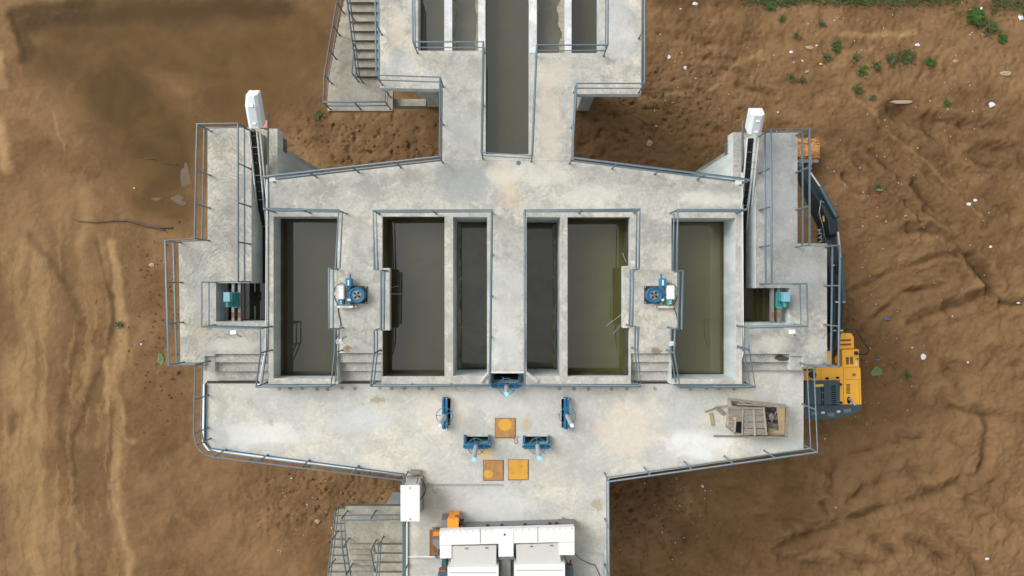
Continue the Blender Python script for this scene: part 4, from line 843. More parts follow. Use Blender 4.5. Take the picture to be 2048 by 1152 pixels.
# ------------------------------------------------------------------ white dewatering machine at the bottom
mr = thing('screening_machine', 'long white covered screening machine with two grey hatches at the bottom edge', 'machine', tuple(P(1014, 1100, LZ)))
zt = .6
def q4(n, pts, z0, z1, mat, bev=.01, par=mr): return MB().prism([tuple(P(x, y, z1).xy) for x, y in pts], z0, z1).build(n, mat, par, bevel=bev)
q4('top_cover', [(879, 1061.5), (1149, 1054), (1149, 1083.5), (879, 1090.5)], .35, zt, 'white', .012)
q4('side_cover', [(879.5, 1090.8), (903, 1090.2), (903, 1116.5), (880, 1117)], .3, zt - .02, 'white')
q4('side_cover', [(1117, 1084.7), (1149, 1083.8), (1149, 1110), (1118, 1110)], .3, zt - .02, 'white')
q4('middle_cover', [(997, 1058.2), (1027, 1057.3), (1027, 1113), (997, 1113.5)], .36, zt + .012, 'white')
p = P(1009, 1069, zt + .012); MB().cyl(p, p + Vector((0, 0, .02)), .03, 12).build('cap', 'black', mr)
h1 = q4('hatch', [(904, 1092), (992.5, 1090.6), (992.5, 1131), (901, 1131.5)], .2, .55, 'grey', .02)
h2 = q4('hatch', [(1032, 1089), (1117, 1086), (1122, 1124), (1033, 1126)], .2, .55, 'grey', .02)
q4('hatch_lip', [(902, 1131.8), (992, 1131.3), (992, 1133.6), (902, 1134)], .25, .52, 'white_dirty')
q4('hatch_lip', [(1033, 1126.4), (1122, 1124.4), (1122, 1127), (1033, 1128)], .25, .52, 'white_dirty')
q4('front_box', [(895, 1134.5), (997, 1133), (997, 1240), (895, 1240)], .1, zt + .1, 'white')
q4('front_box', [(1028, 1129), (1130, 1127.5), (1130, 1240), (1028, 1240)], .1, zt + .1, 'white')
q4('conveyor_column', [(1003, 1115), (1021, 1115), (1021, 1240), (1003, 1240)], LZ + .05, .3, 'steel')
q4('frame', [(997, 1113.8), (1027, 1113.4), (1033, 1119), (992, 1119)], LZ + .05, .4, 'steel')
q4('back_rail', [(925, 1053), (1150, 1046), (1150, 1053), (925, 1060)], LZ + .05, -.1, 'steel')
m = MB()
for x in (975, 1004, 1050, 1100, 1113): pp = P(x, 1054 - (x - 925) * .03, .0); MB().box(pp.x - .05, pp.x + .05, pp.y - .04, pp.y + .04, -.099, .02).build('bracket', 'black', mr)

M['seam'] = paint('panel_seam', (.16, .155, .14), .8, .2)
for x in (960, 1075): q4('seam', [(x, 1059.4 - (x - 879) * .0278), (x + 1.3, 1059.4 - (x - 879) * .0278), (x + 1.3, 1088.3 - (x - 879) * .0259), (x, 1088.3 - (x - 879) * .0259)], zt, zt + .004, 'seam', 0)
for k in range(22):
    x = 884 + k * 12.4; yy = 1063.8 - (x - 879) * .0278
    if not (995 < x < 1029): p = P(x, yy, zt); MB().cyl(p, p + Vector((0, 0, .012)), .014, 8).build('screw', 'steel', mr)
for x0, x1, y in ((900, 993, 1145), (1033, 1126, 1140)): q4('seam', [(x0, y), (x1, y), (x1, y + 1), (x0, y + 1)], zt + .1, zt + .104, 'seam', 0)
for x, y in ((930, 1096), (970, 1095), (1060, 1092), (1100, 1090)): q4('hinge', [(x, y), (x + 6, y), (x + 6, y + 2.4), (x, y + 2.4)], .55, .575, 'steel', 0)
q4('pit_edge', [(859, 1060), (879, 1060), (879, 1113), (859, 1113)], LZ + .002, LZ + .03, 'rust')
q4('orange_guard', [(866, 1064), (881, 1064), (881, 1076), (866, 1074)], LZ + .04, -.25, 'orange')
q4('side_plate', [(865, 1078.5), (881, 1078.5), (881, 1100), (874, 1096), (865, 1088)], LZ + .04, .05, 'steel')
for (x0, x1, y0) in ((876, 893, 1144), (1131, 1147, 1136)):
    q4('drive_motor', [(x0, y0), (x1, y0), (x1, y0 + 60), (x0, y0 + 60)], .1, .4, 'cyl', .03); q4('motor_cap', [(x0 + 2, y0 - 4), (x1 - 2, y0 - 4), (x1 - 2, y0 - .3), (x0 + 2, y0 - .3)], .15, .38, 'rust')
q4('drive_arm', [(884, 1117.5), (891, 1117.5), (893, 1143), (882, 1143)], LZ + .1, .2, 'cyl')
MB().tube([P(1150, 1108, .1), P(1160, 1118, -.3), P(1178, 1127, LZ + .02), P(1190, 1130, LZ + .02), P(1204, 1160, LZ + .02)], .012, 6).build('cable', 'black', mr)
MB().tube([P(1128, 1110, .3), P(1134, 1124, .3), P(1139, 1132, .35), P(1142, 1120, .5), P(1137, 1129, .6)], .012, 6).build('cable', 'black', mr)
om = thing('drive_motor', 'orange drive motor with grey terminal box at the left end of the white machine', 'motor', tuple(P(906, 1048, LZ)))
q4('orange_hood', [(894.5, 1037), (917, 1037), (917, 1058.5), (894.5, 1058.5)], LZ + .12, .32, 'orange', .05, om)
q4('terminal_box', [(882, 1040), (894, 1040), (894, 1055.5), (882, 1055.5)], LZ + .15, .22, 'steel', .02, om)
q4('shaft_housing', [(917.4, 1046), (926, 1047), (926, 1051), (917.4, 1052)], LZ + .2, .1, 'black', .02, om)
MB().tube([P(910, 1036, .1), P(912, 1031, .2), P(915, 1031, .2), P(916.5, 1037, .1)], .012, 6).build('cable', 'black', om)
q4('foot', [(884, 1054), (917, 1054), (920, 1060), (884, 1060)], LZ + .002, LZ + .115, 'steel', .01, om)
db = thing('rubble_clump', 'clump of grey brown debris behind the right end of the white machine', 'debris', tuple(P(1124, 1042, LZ)))
m = MB()
for i in range(90):
    t = random.uniform(0, math.pi); r_ = random.uniform(.05, .2); p = P(1124, 1046, LZ + random.uniform(.02, .12)); m.obox(p + Vector((math.cos(t) * r_, math.sin(t) * r_ * .95, 0)), (random.uniform(.02, .05), random.uniform(.015, .03), .02), [random.uniform(0, 180) for _ in range(3)])
m.build('rubble', 'stair', db)
db = thing('rubble_clump', 'wet grey debris heaped at the left end of the white machine', 'debris', tuple(P(868, 1060, LZ)))
m = MB()
for i in range(120):
    x = random.uniform(864, 884); y = random.choice((random.gauss(1060, 3), random.gauss(1105, 4) - (x - 864) * -.2)); m.obox(P(x, y, LZ + random.uniform(.04, .12)), (random.uniform(.02, .05), random.uniform(.015, .03), .02), [random.uniform(0, 180) for _ in range(3)])
m.build('rubble', 'stair', db)

# ------------------------------------------------------------------ broken wooden crate
cr = thing('broken_crate', 'broken grey wooden formwork crate on the right of the lower deck', 'crate', tuple(P(1512, 840, LZ)))
def plank(a, b_, w, t, mat='wood', par=cr, name='plank'): return MB().beam(a, b_, w, t).build(name, mat, par, bevel=.004)
zt = .0
for i in range(4):                       # panel boards (run east-west)
    y0 = 817 + i * 13.4; xl = 1456 + (1 if i < 3 else 22); xr = 1528 + i * 1.4
    if i == 2:
        a = P(1457, y0 + 6.5, zt); plank(a, P(1472, y0 + 6.5, zt), .195, .02); plank(P(1485, y0 + 6.5, zt), P(xr, y0 + 6.5, zt), .195, .02)
    elif i == 3: plank(P(1486, y0 + 6.5, zt), P(xr, y0 + 6.5, zt - .02), .195, .02)
    else: plank(P(xl, y0 + 6.5, zt + i * .004), P(xr, y0 + 6.5, zt), .200, .02)
for (x0, y0, x1, y1, w) in ((1455, 815, 1453, 852, .05), (1507, 815, 1510, 871, .06), (1527, 814, 1533, 870, .06), (1486, 816, 1484, 870, .035), (1471, 840, 1469, 864, .05)):
    plank(P(x0, y0, zt + .03), P(x1, y1, zt + .03), w, .035, 'wood_v')
plank(P(1455, 816, zt + .03), P(1528, 816.5, zt + .03), .06, .04)
plank(P(1452, 852, zt - .02), P(1471, 866, zt - .05), .07, .04); plank(P(1471, 866, zt - .06), P(1490, 870, zt - .1), .05, .04)
for i in range(4):                       # north side, leaning outwards
    t = i / 3; plank(P(1455, 798 + i * 3.4, zt - .05 - i * .10), P(1572 - i * 1, 812 + i * .6, zt - .05 - i * .10), .10, .02)
for x in (1478, 1503, 1528, 1550): plank(P(x, 799.5 + (x - 1454) * .12, zt), P(x + 20, 811 + (x - 1478) * .03, zt), .035, .03, 'wood_v')
plank(P(1474, 808, zt + .04), P(1574, 814, zt + .02), .05, .04); plank(P(1458, 800, zt), P(1460, 816, zt), .12, .03, 'wood_v')
MB().add([P(1553, 814, .05), P(1570, 815, .02), P(1569, 871, .02), P(1559, 867, .05), P(1553, 814, .02), P(1570, 815, -.02), P(1569, 871, -.02), P(1559, 867, .02)], [(0, 3, 2, 1), (4, 5, 6, 7), (0, 4, 7, 3), (1, 2, 6, 5), (0, 1, 5, 4), (2, 3, 7, 6)]).build('end_board', 'wood_y', cr)
plank(P(1573, 812, zt), P(1570, 873, zt), .035, .40); plank(P(1497, 872, -.1), P(1570, 872.5, -.05), .03, .36)
plank(P(1536, 863, -.35), P(1560, 868, -.3), .22, .02, 'wood_y')
for i in range(6): plank(P(1530 + random.uniform(-2, 6), 826 + i * 6, -.4 + random.random() * .1), P(1555, 830 + i * 6 + random.uniform(-5, 5), -.42), .06, .02, 'wood')
MB().pbox(1495, 813, 1556, 871, LZ + .002, LZ + .02).build('bottom_or_shade_sheet', 'stick', cr); MB().pbox(1468, 838, 1490, 868, LZ + .002, LZ + .012).build('bottom_or_shade_sheet', 'void', cr)  # second, near-black sheet paints in the shade inside the panel hole
plank(P(1556, 818, -.2), P(1548, 832, -.35), .04, .03, 'wood_v'); MB().obox(P(1547, 817, -.2), (.06, .08, .05), (20, 10, 30)).build('blue_rag', 'bluel', cr)
m = MB().add([P(1537, 832, -.3), P(1543, 825, -.15), P(1549, 834, -.3), P(1544, 846, -.4), P(1540, 838, -.25)], [(0, 1, 4), (1, 2, 4), (2, 3, 4), (3, 0, 4)]); m.build('plastic_sheet', 'galv', cr)
MB().obox(P(1469, 837, zt + .04), (.12, .09, .02), (0, 0, 5)).build('offcut', 'card', cr)
for (a, b_, w, t, mt, lb) in (((1427, 872, LZ + .03), (1540, 873, LZ + .03), .05, .04, 'wood', 'long thin grey pole lying along the front of the broken crate'), ((1422, 826, LZ + .02), (1426, 851, LZ + .02), .12, .03, 'wood_y', 'short yellow board lying left of the broken crate'),
                              ((1410, 824, LZ + .03), (1433, 815, LZ + .05), .04, .03, 'wood', 'thin grey stick left of the broken crate, topmost of the loose pieces'), ((1434, 816, LZ + .04), (1448, 828, LZ + .04), .13, .04, 'wood', 'stubby dark offcut between the yellow board and the crate'), ((1431, 814, LZ + .09), (1456, 811, LZ + .09), .04, .03, 'wood_y', 'thin pale lath leaning on the top left corner of the crate')):
    a = P(*a); b_ = P(*b_); r_ = thing('loose_board', lb, 'board', tuple(a), 'loose boards by the crate'); plank(a, b_, w, t, mt, r_, 'board')

# ------------------------------------------------------------------ excavator
ex = thing('excavator', 'yellow and slate crawler excavator parked on the mud beside the right edge of the deck', 'excavator', (12.7, -3, GZ))
def e4(n, pts, z0, z1, mat, bev=.03, par=None): return MB().prism([tuple(P(x, y, z1).xy) for x, y in pts], z0, z1).build(n, mat, par or ex, bevel=bev)
def e8(n, l, z0, z1, mat, bev=.03, par=None): return e4(n, [(1595 + x / 5.486, 640 + y / 5.486) for x, y in l], z0, z1, mat, bev, par)
ZT = -5.85
e8('counterweight', [(-150, 930), (700, 928), (702, 985), (640, 1020), (540, 1060), (400, 1084), (250, 1090), (100, 1082), (0, 1062), (-90, 1025), (-150, 985)], -7.0, ZT, 'slate', .05)
for l in ([(262, 1006), (300, 1006), (300, 1027), (262, 1027)], [(433, 994), (470, 992), (470, 1016), (433, 1018)]): e8('reflector', l, ZT, ZT + .02, 'white', 0)
for l in ([(505, 980), (588, 970), (590, 1008), (512, 1020)], [(330, 1020), (405, 1020), (405, 1060), (330, 1055)], [(150, 1010), (220, 1005), (220, 1042), (150, 1040)]): e8('dirt_tread', l, ZT, ZT + .012, 'steel', 0)
e8('hood', [(-150, 510), (502, 510), (502, 664), (-150, 664)], -6.8, ZT, 'yellow')
e8('side_body', [(466, 664), (502, 664), (502, 524), (690, 524), (702, 926), (466, 926)], -6.8, ZT + .004, 'yellow')
eh = e8('engine_hood', [(85, 680), (300, 668), (462, 662), (466, 926), (85, 926)], -6.8, ZT + .18, 'slate', .05)
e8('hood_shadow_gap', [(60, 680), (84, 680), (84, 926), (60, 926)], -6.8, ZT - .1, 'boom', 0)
for i in range(10): e8('vent_slot', [(368 + i, 720 + i * 22.6), (418 + i * 1.0, 719 + i * 22.6), (418 + i, 731 + i * 22.6), (368 + i, 732 + i * 22.6)], ZT + .16, ZT + .186, 'void', 0, eh)
for i in range(3):
    for dx in (257, 277): e8('vent_slot', [(dx + i * 2, 735 + i * 74), (dx + 12 + i * 2, 735 + i * 74), (dx + 12 + i * 2, 788 + i * 74), (dx + i * 2, 788 + i * 74)], ZT + .16, ZT + .186, 'void', 0, eh)
e8('warning_label', [(195, 708), (285, 704), (285, 728), (195, 734)], ZT + .16, ZT + .188, 'yel2', 0, eh)
for i in range(8): e8('grille_slot', [(537, 704 + i * 13.8), (577, 703 + i * 13.8), (577, 710 + i * 13.8), (537, 711 + i * 13.8)], ZT, ZT + .010, 'void', 0)
e8('panel_gap', [(503, 524), (506, 524), (506, 658), (503, 658)], ZT, ZT + .009, 'rust', 0); e8('panel_gap', [(503, 655), (690, 652), (690, 655), (503, 658)], ZT, ZT + .009, 'rust', 0); e8('panel_gap', [(257, 530), (260, 530), (260, 664), (257, 664)], ZT, ZT + .005, 'rust', 0); e8('panel_gap', [(672, 660), (675, 660), (684, 920), (681, 920)], ZT, ZT + .009, 'rust', 0); e8('panel_gap', [(500, 664), (503, 664), (510, 926), (507, 926)], ZT, ZT + .009, 'rust', 0)
def oval(cx, cy, rx, ry, z, mat, n='opening', h=.012):
    c = P(1595 + cx / 5.486, 640 + cy / 5.486, z); k = (HC - z) / F / 5.486; pl = [(c.x + math.cos(t / 20 * 6.283) * rx * k, c.y + math.sin(t / 20 * 6.283) * ry * k) for t in range(20)]
    return MB().prism(pl, z - .02, z + h).build(n, mat, ex)
oval(325, 640, 20, 13, ZT, 'void'); oval(440, 633, 20, 12, ZT, 'void'); oval(563, 880, 20, 40, ZT + .004, 'void'); oval(160, 600, 36, 36, ZT + .02, 'black', 'air_filter_cap', .12)
oval(550, 592, 30, 32, ZT + .004, 'yellow', 'tank_flange', .02); oval(620, 600, 15, 15, ZT + .02, 'steel', 'filler_cap', .06); oval(465, 705, 14, 14, ZT + .1, 'black', 'latch', .1); oval(473, 905, 12, 14, ZT + .1, 'black', 'latch', .1)
m = MB(); c = P(1595 + 565 / 5.486, 640 + 865 / 5.486, ZT); m.tube([c, c + Vector((.02, -.02, .12)), c + Vector((.13, -.22, .26))], .05, 12); m.build('exhaust_pipe', 'galv', ex)
fb = e8('tool_box', [(490, 328), (672, 320), (676, 522), (492, 522)], -6.8, ZT + .03, 'yellow', .03)
e8('tool_box_panel', [(505, 345), (655, 340), (660, 515), (505, 518)], ZT + .03, ZT + .045, 'yellow', .01)
for l in ([(530, 408), (563, 405), (565, 488), (536, 490)], [(575, 405), (608, 403), (612, 484), (580, 486)]): e8('vent', l, ZT + .04, ZT + .055, 'rust', 0)
e8('label', [(633, 452), (655, 452), (655, 500), (633, 500)], ZT + .04, ZT + .052, 'white', 0)
e8('front_box', [(442, 185), (470, 145), (590, 145), (616, 190), (620, 310), (445, 318)], -7.1, ZT - .15, 'yellow', .05)
for y in (215, 262): e8('step_grip', [(458, y), (588, y - 4), (588, y + 14), (458, y + 20)], ZT - .16, ZT - .13, 'rust', .01)
e8('swing_frame', [(250, 150), (352, 150), (368, 490), (250, 500)], -7.0, ZT - .1, 'yellow', .04)
e8('inner_frame', [(368, 380), (490, 380), (490, 520), (368, 520)], -7.2, -6.6, 'rust', .02)
oval(430, 430, 42, 60, -6.5, 'yellow', 'pivot_boss', .2)
# cab (mostly beneath the deck edge)
cab = MB().box(11.12, 12.08, -3.3, -1.5, -6.8, -5.1).build('cab', 'slate', ex, bevel=.06); MB().box(11.17, 12.03, -3.2, -1.6, -5.098, -5.05).build('cab_roof', 'yellow', cab, bevel=.02)
MB().box(12.082, 12.09, -3.0, -1.5, -6.2, -5.25).build('window', 'black', cab)
MB().tube([P(1690.7, 666, -5.9), P(1690.7, 661, -5.3), P(1692, 658, -5.25), P(1711, 658.5, -5.2), P(1738, 700, -5.2), P(1737.5, 703, -5.3), P(1730, 709.5, -5.6), P(1715, 707.8, -5.8)], .025, 8).build('grab_rail', 'black', ex)
c = P(1712, 706, -5.78); MB().obox(c, (.13, .14, .12)).build('mirror_mount', 'black', ex, bevel=.01); oval(660, 425, 10, 10, ZT + .1, 'steel', 'lamp', .08)
# left side rail grilles near the deck edge
for y in (575, 620, 780, 840, 900, 940): e8('side_step', [(58, y), (82, y), (82, y + 18), (58, y + 18)], ZT - .06, ZT + .02, 'yellow', .01)
# crawler tracks
for x in (11.25, 13.05):
    tr = []
    for k in range(40):
        t = k / 40 * 2 * math.pi; yy = math.cos(t); zz = math.sin(t); tr.append((-3.15 + (1.45 if yy > 0 else -1.45) + .45 * yy, GZ + .48 + .45 * zz))
    vs = [(x, y, z) for y, z in tr] + [(x + .6, y, z) for y, z in tr]; n = len(tr)
    t_ = MB().add(vs, [tuple(range(n)), tuple(range(n, 2 * n))[::-1]] + [(i, i + n, (i + 1) % n + n, (i + 1) % n) for i in range(n)]).build('track', 'rust', ex)
    m = MB()
    for k in range(24): m.box(x - .01, x + .61, -4.6 + k * .122, -4.55 + k * .122, GZ + .93, GZ + .975)
    m.build('track_shoes', 'boom', t_)
# boom, arm, bucket
XB = 13.18
def side_poly(n, prof, x0, x1, mat, skew=0.0, bev=.03, par=None):
    vs = [(x0 + skew * (y + 3), y, z) for y, z in prof] + [(x1 + skew * (y + 3), y, z) for y, z in prof]; k = len(prof)
    return MB().add(vs, [tuple(range(k)), tuple(range(k, 2 * k))[::-1]] + [(i, i + k, (i + 1) % k + k, (i + 1) % k) for i in range(k)]).build(n, mat, par or ex, bevel=bev)
SK = -.108
boom = side_poly('boom', [(-3.0, -6.6), (-2.6, -6.05), (-1.5, -5.3), (-.5, -4.98), (.6, -4.98), (2.0, -5.1), (2.7, -5.25), (2.8, -5.5), (2.0, -5.78), (.8, -5.78), (-.2, -5.80), (-1.2, -6.1), (-2.2, -6.7), (-2.8, -7.0)], XB - .23, XB + .23, 'boom', SK)
arm = side_poly('arm', [(2.1, -4.75), (2.7, -4.75), (3.3, -5.2), (5.15, -7.0), (5.25, -7.3), (5.0, -7.35), (3.2, -6.3), (2.4, -5.7), (2.0, -5.2)], XB - .19, XB + .19, 'boom', SK)
side_poly('arm_bracket', [(.35, -4.98), (.9, -4.75), (1.1, -4.98)], XB - .05, XB + .20, 'boom', SK)
def sk(x, y, z): return Vector((x + SK * (y + 3), y, z))
MB().tube([sk(XB + .12, -.5, -4.82), sk(XB + .12, 1.2, -4.70)], .10, 14).build('arm_cylinder', 'cyl', ex); MB().tube([sk(XB + .12, 1.2, -4.70), sk(XB + .12, 2.2, -4.68)], .045, 12).build('cylinder_rod', 'galv', ex)
MB().tube([sk(XB + .14, 2.75, -4.68), sk(XB + .10, 4.1, -5.7)], .085, 14).build('bucket_cylinder', 'cyl', ex); MB().tube([sk(XB + .1, 4.1, -5.7), sk(XB + .08, 4.8, -6.4)], .04, 12).build('cylinder_rod', 'galv', ex)
for o in (-.36, .34): MB().tube([sk(XB + o, -1.5, -6.9), sk(XB + o, -.3, -5.9)], .085, 14).build('boom_cylinder', 'cyl', ex); MB().tube([sk(XB + o, -.3, -5.9), sk(XB + o, .4, -5.4)], .04, 10).build('cylinder_rod', 'galv', ex)
for i, o in enumerate((-.20, -.15, -.10, -.04, .02, .08)):
    MB().tube([sk(XB + o, -2.8, -6.15), sk(XB + o, -2.2, -5.65), sk(XB + o - .02, -1.4, -5.2), sk(XB + o * 1.1, -.4, -4.93), sk(XB + o * .9 - .02, .5, -4.93), sk(XB + o * .7 - .06, 1.9, -5.02)], .022, 6).build('hydraulic_hose', 'slate' if i % 3 == 1 else 'black', ex)
MB().tube([sk(XB - .245, .2, -5.3), sk(XB - .26, 1.4, -5.25), sk(XB - .23, 2.1, -5.15), sk(XB - .2, 2.6, -5.3), sk(XB - .20, 3.0, -5.6)], .014, 6).build('hydraulic_hose', 'cyl', ex)
MB().tube([sk(XB - .20, 2.4, -5.2), sk(XB - .29, 3.0, -5.2), sk(XB - .12, 3.5, -5.3), sk(XB - .02, 3.4, -5.25)], .012, 6).build('hydraulic_hose', 'galv', ex)
for y, z in ((-.55, -4.94), (-1.7, -5.4), (.9, -4.97)):
    for o in (-.17, .09): MB().beam(sk(XB + o, y, z + .04), sk(XB + o + .13, y, z + .04), .05, .02).build('hose_clamp', 'white_dirty', ex)
MB().obox(sk(XB - .192, 2.75, -5.1), (.012, .22, .13), (0, 0, 2)).build('warning_label', 'yel2', ex)
# lettering on the near face of the boom
cu = bpy.data.curves.new('lettering', 'FONT'); cu.body = 'HYUNDAI'; cu.size = .44; cu.extrude = .004; cu.space_character = 1.15; cu.align_x = 'LEFT'; cu.offset = .012
tmp = bpy.data.objects.new('lettering_source', cu); me = bpy.data.meshes.new_from_object(tmp); bpy.data.objects.remove(tmp); bpy.data.curves.remove(cu)
me.materials.clear(); me.materials.append(M['white']); tx = bpy.data.objects.new('boom_lettering', me); COL.objects.link(tx)
nv = Vector((-1, 0, 0)); dv = Vector((SK * -1, -1, -0.0)).normalized(); uv = nv.cross(dv).normalized()
if uv.z < 0: uv = -uv
mt = Matrix((dv, uv, dv.cross(uv))).transposed().to_4x4(); mt = mt @ Matrix.Diagonal((.72, 1, 1, 1)); mt.translation = sk(XB - .238, 2.38, -5.62)
tx.parent = boom; tx.matrix_parent_inverse = Matrix.Identity(4); tx.matrix_basis = Matrix.Translation(-boom.matrix_basis.translation) @ mt
tx.parent = ex; tx.matrix_parent_inverse = Matrix.Translation(-ex.location); tx.matrix_basis = mt
# bucket
bp = []; 
for k in range(13):
    t = R(200 - k * 20); bp.append((5.95 + .50 * math.cos(t) * 1.0, GZ + .50 + .46 * math.sin(t)))
bk = side_poly('bucket', bp, 11.75, 13.12, 'clay', 0, .03)
side_poly('bucket_lip', [(5.38, GZ + .35), (5.52, GZ + .35), (5.50, GZ + .80), (5.36, GZ + .8)], 11.75, 13.12, 'steel', 0, .01, bk)
for x in (12.3, 12.7): side_poly('bucket_ear', [(5.1, GZ + .55), (5.5, GZ + .6), (5.6, GZ + .95), (5.25, GZ + 1.0), (5.05, GZ + .8)], x, x + .06, 'steel', 0, .01, bk)
m = MB()
for i in range(70): m.obox((random.uniform(11.8, 13.05), 5.95 + random.uniform(-.35, .4), GZ + .95 - random.random() * .1), (random.uniform(.05, .16), random.uniform(.05, .14), .05), [random.uniform(-25, 25) for _ in range(3)])
m.build('mud_lumps', 'clay', bk)
MB().tube([(12.45, 5.1, GZ + .85), (12.8, 5.1, GZ + .85)], .05, 10).build('pin', 'steel', ex)

# ------------------------------------------------------------------ branch, litter, grass
br = thing('fallen_branch', 'long thin bare branch lying on the mud left of the platform', 'branch', tuple(G(300, 450)))
pts = [G(x, y, .05) for x, y in ((143, 437), (160, 443), (190, 445), (220, 442), (255, 441), (290, 450), (320, 455), (345, 455))]; MB().tube(pts, [.01, .015, .022, .03, .045, .06, .06, .04], 8).build('stem', 'stick', br)
MB().tube([G(262, 443, .05), G(295, 453, .03), G(330, 461, .03)], [.03, .05, .035], 8).build('side_stem', 'stick', br)
br = thing('fallen_branch', 'short knobbly twig at the edge of the brown puddle on the left', 'branch', tuple(G(300, 320)))
MB().tube([G(x, y, .03) for x, y in ((268, 310), (290, 316), (310, 318), (330, 326), (355, 329))], [.01, .02, .025, .02, .012], 6).build('stem', 'stick', br)
def scrap(px, py, rx, ry, mat, label, name='litter_scrap', cat='litter', n=9, seed=None, crumple=.03, group='litter on the mud'):
    rnd = random.Random(seed if seed is not None else int(px * 7 + py)); s = (HC - GZ) / F; c = G(px, py, .03); vs = []; m = MB()
    rings = 3
    vs.append(c + Vector((0, 0, .02 + rnd.random() * crumple)))
    for k in range(1, rings + 1):
        for i in range(n):
            t = 2 * math.pi * i / n + rnd.uniform(-.2, .2); r = k / rings * rnd.uniform(.65, 1.15)
            vs.append(c + Vector((.8 * rx * s * r * math.cos(t), .8 * ry * s * r * math.sin(t), rnd.random() * crumple * (1 if k < rings else .3))))
    top = len(vs); vs += [v - Vector((0, 0, .012)) for v in vs]
    fs = [(0, 1 + i, 1 + (i + 1) % n) for i in range(n)]
    for k in range(rings - 1):
        for i in range(n): fs.append((1 + k * n + i, 1 + (k + 1) * n + i, 1 + (k + 1) * n + (i + 1) % n, 1 + k * n + (i + 1) % n))
    fs += [tuple(j + top for j in f[::-1]) for f in fs]; o0 = 1 + (rings - 1) * n
    for i in range(n): a = o0 + i; b_ = o0 + (i + 1) % n; fs.append((a, a + top, b_ + top, b_))
    m.add(vs, fs); o = m.build(name, mat); o['label'] = label; o['category'] = cat
    if group: o['group'] = group
    return o
SC = [(1390, 8, 7, 4, 'litter', 'white scrap near the top edge, right of the feed channel railing'), (1338, 115, 4, 6, 'litter', 'oval white scrap right of the feed channel railing'), (1370, 136, 5, 6, 'litter', 'crumpled grey white wrapper just below the oval white scrap'),
      (1298, 287, 8, 9, 'card', 'torn piece of brown cardboard left of the right white hood'), (1834, 91, 7, 4, 'litter', 'bright white scrap beside the large grass patch'), (1908, 123, 7, 4, 'pale', 'small pale scrap right of the grass tufts'),
      (1983, 210, 10, 7, 'litter', 'white folded bag near the right edge, upper third'), (1938, 408, 7, 5, 'litter', 'larger half of the torn white bag on the right slope'), (1952, 400, 5, 4, 'litter', 'smaller half of the torn white bag on the right slope'),
      (1754, 381, 8, 3, 'litter', 'white strip beside the red rag'), (1750, 392, 8, 3, 'red', 'red rag on the mud right of the excavator arm'), (1843, 712, 7, 9, 'litter', 'shredded white plastic right of the excavator'),
      (1978, 494, 4, 4, 'litter', 'small white scrap above the long furrow junction'), (2040, 606, 5, 3, 'litter', 'white scrap at the right edge, middle height'), (1932, 724, 3, 3, 'litter', 'small white round scrap on the smooth right slope'),
      (1970, 1115, 6, 4, 'litter', 'white scrap in the bottom right corner area'), (1670, 1014, 4, 4, 'pale', 'small pale pebble-like scrap in the lower right furrows'), (1404, 971, 4, 4, 'litter', 'lilac white scrap below the sloping deck edge'), (1352, 955, 4, 4, 'pale', 'square beige scrap below the sloping deck edge'),
      (1755, 719, 8, 3, 'bluel', 'blue scrap right of the excavator mirror rail'), (1775, 638, 11, 3, 'bluel', 'thin blue strip of sheeting right of the excavator boom'), (1752, 742, 17, 14, 'green_l', 'faded green sheet lying right of the excavator'),
      (320, 718, 9, 17, 'green_l', 'faded green cloth left of the left platform'), (282, 689, 3, 3, 'litter', 'white scrap left of the left platform'), (357, 745, 4, 5, 'black', 'dark lump beside the left platform corner'),
      (305, 530, 10, 6, 'pale', 'pale straw scrap below the fallen branch'), (1345, 146 + 60, 4, 2, 'pale', 'pale twig scrap right of the feed channel'), (1612, 145, 5, 4, 'pale', 'folded beige wrapper in the middle of the upper right mud'),
      (1638, 130, 4, 3, 'yel2', 'yellow scrap among the upper right litter'), (1582, 105, 5, 4, 'litter', 'white crumb cluster left of the pale mud patch'), (1632, 92, 3, 3, 'litter', 'white crumb at the tip of the pale mud patch'),
      (1555, 225, 3, 3, 'litter', 'white scrap right of the right white hood'), (2040, 36, 7, 8, 'litter', 'white bag in the top right corner'), (1806, 205, 34, 5, 'pale', 'long pale stone slab on the upper right mud'), (2008, 148, 16, 7, 'pale', 'pale mud covered stone at the right edge'),
      (1618, 96, 12, 6, 'pale', 'flat grey beige stone in the upper right mud'), (268, 376, 3, 3, 'yel2', 'tiny yellow scrap at the puddle edge'), (1960, 20, 3, 6, 'litter', 'white scrap beside the leafy plant at top right'), (635, 1042, 8, 6, 'pale', 'flat stone left of the lower staircase'),
      (676, 1068, 5, 4, 'pale', 'pale stone beside the outer flight of the lower staircase'), (584, 956, 2.5, 2, 'litter', 'tiny white scrap below the left sloping deck edge'), (1822, 695, 3, 2, 'litter', 'small white scrap left of the shredded plastic'), (1810, 432, 4, 3, 'pale', 'pale scrap below the red rag'), (660, 1, 1, 1, 'litter', 'tiny white fleck at the top edge')]
for s_ in SC[:-1]: scrap(*s_[:4], s_[4], s_[5])
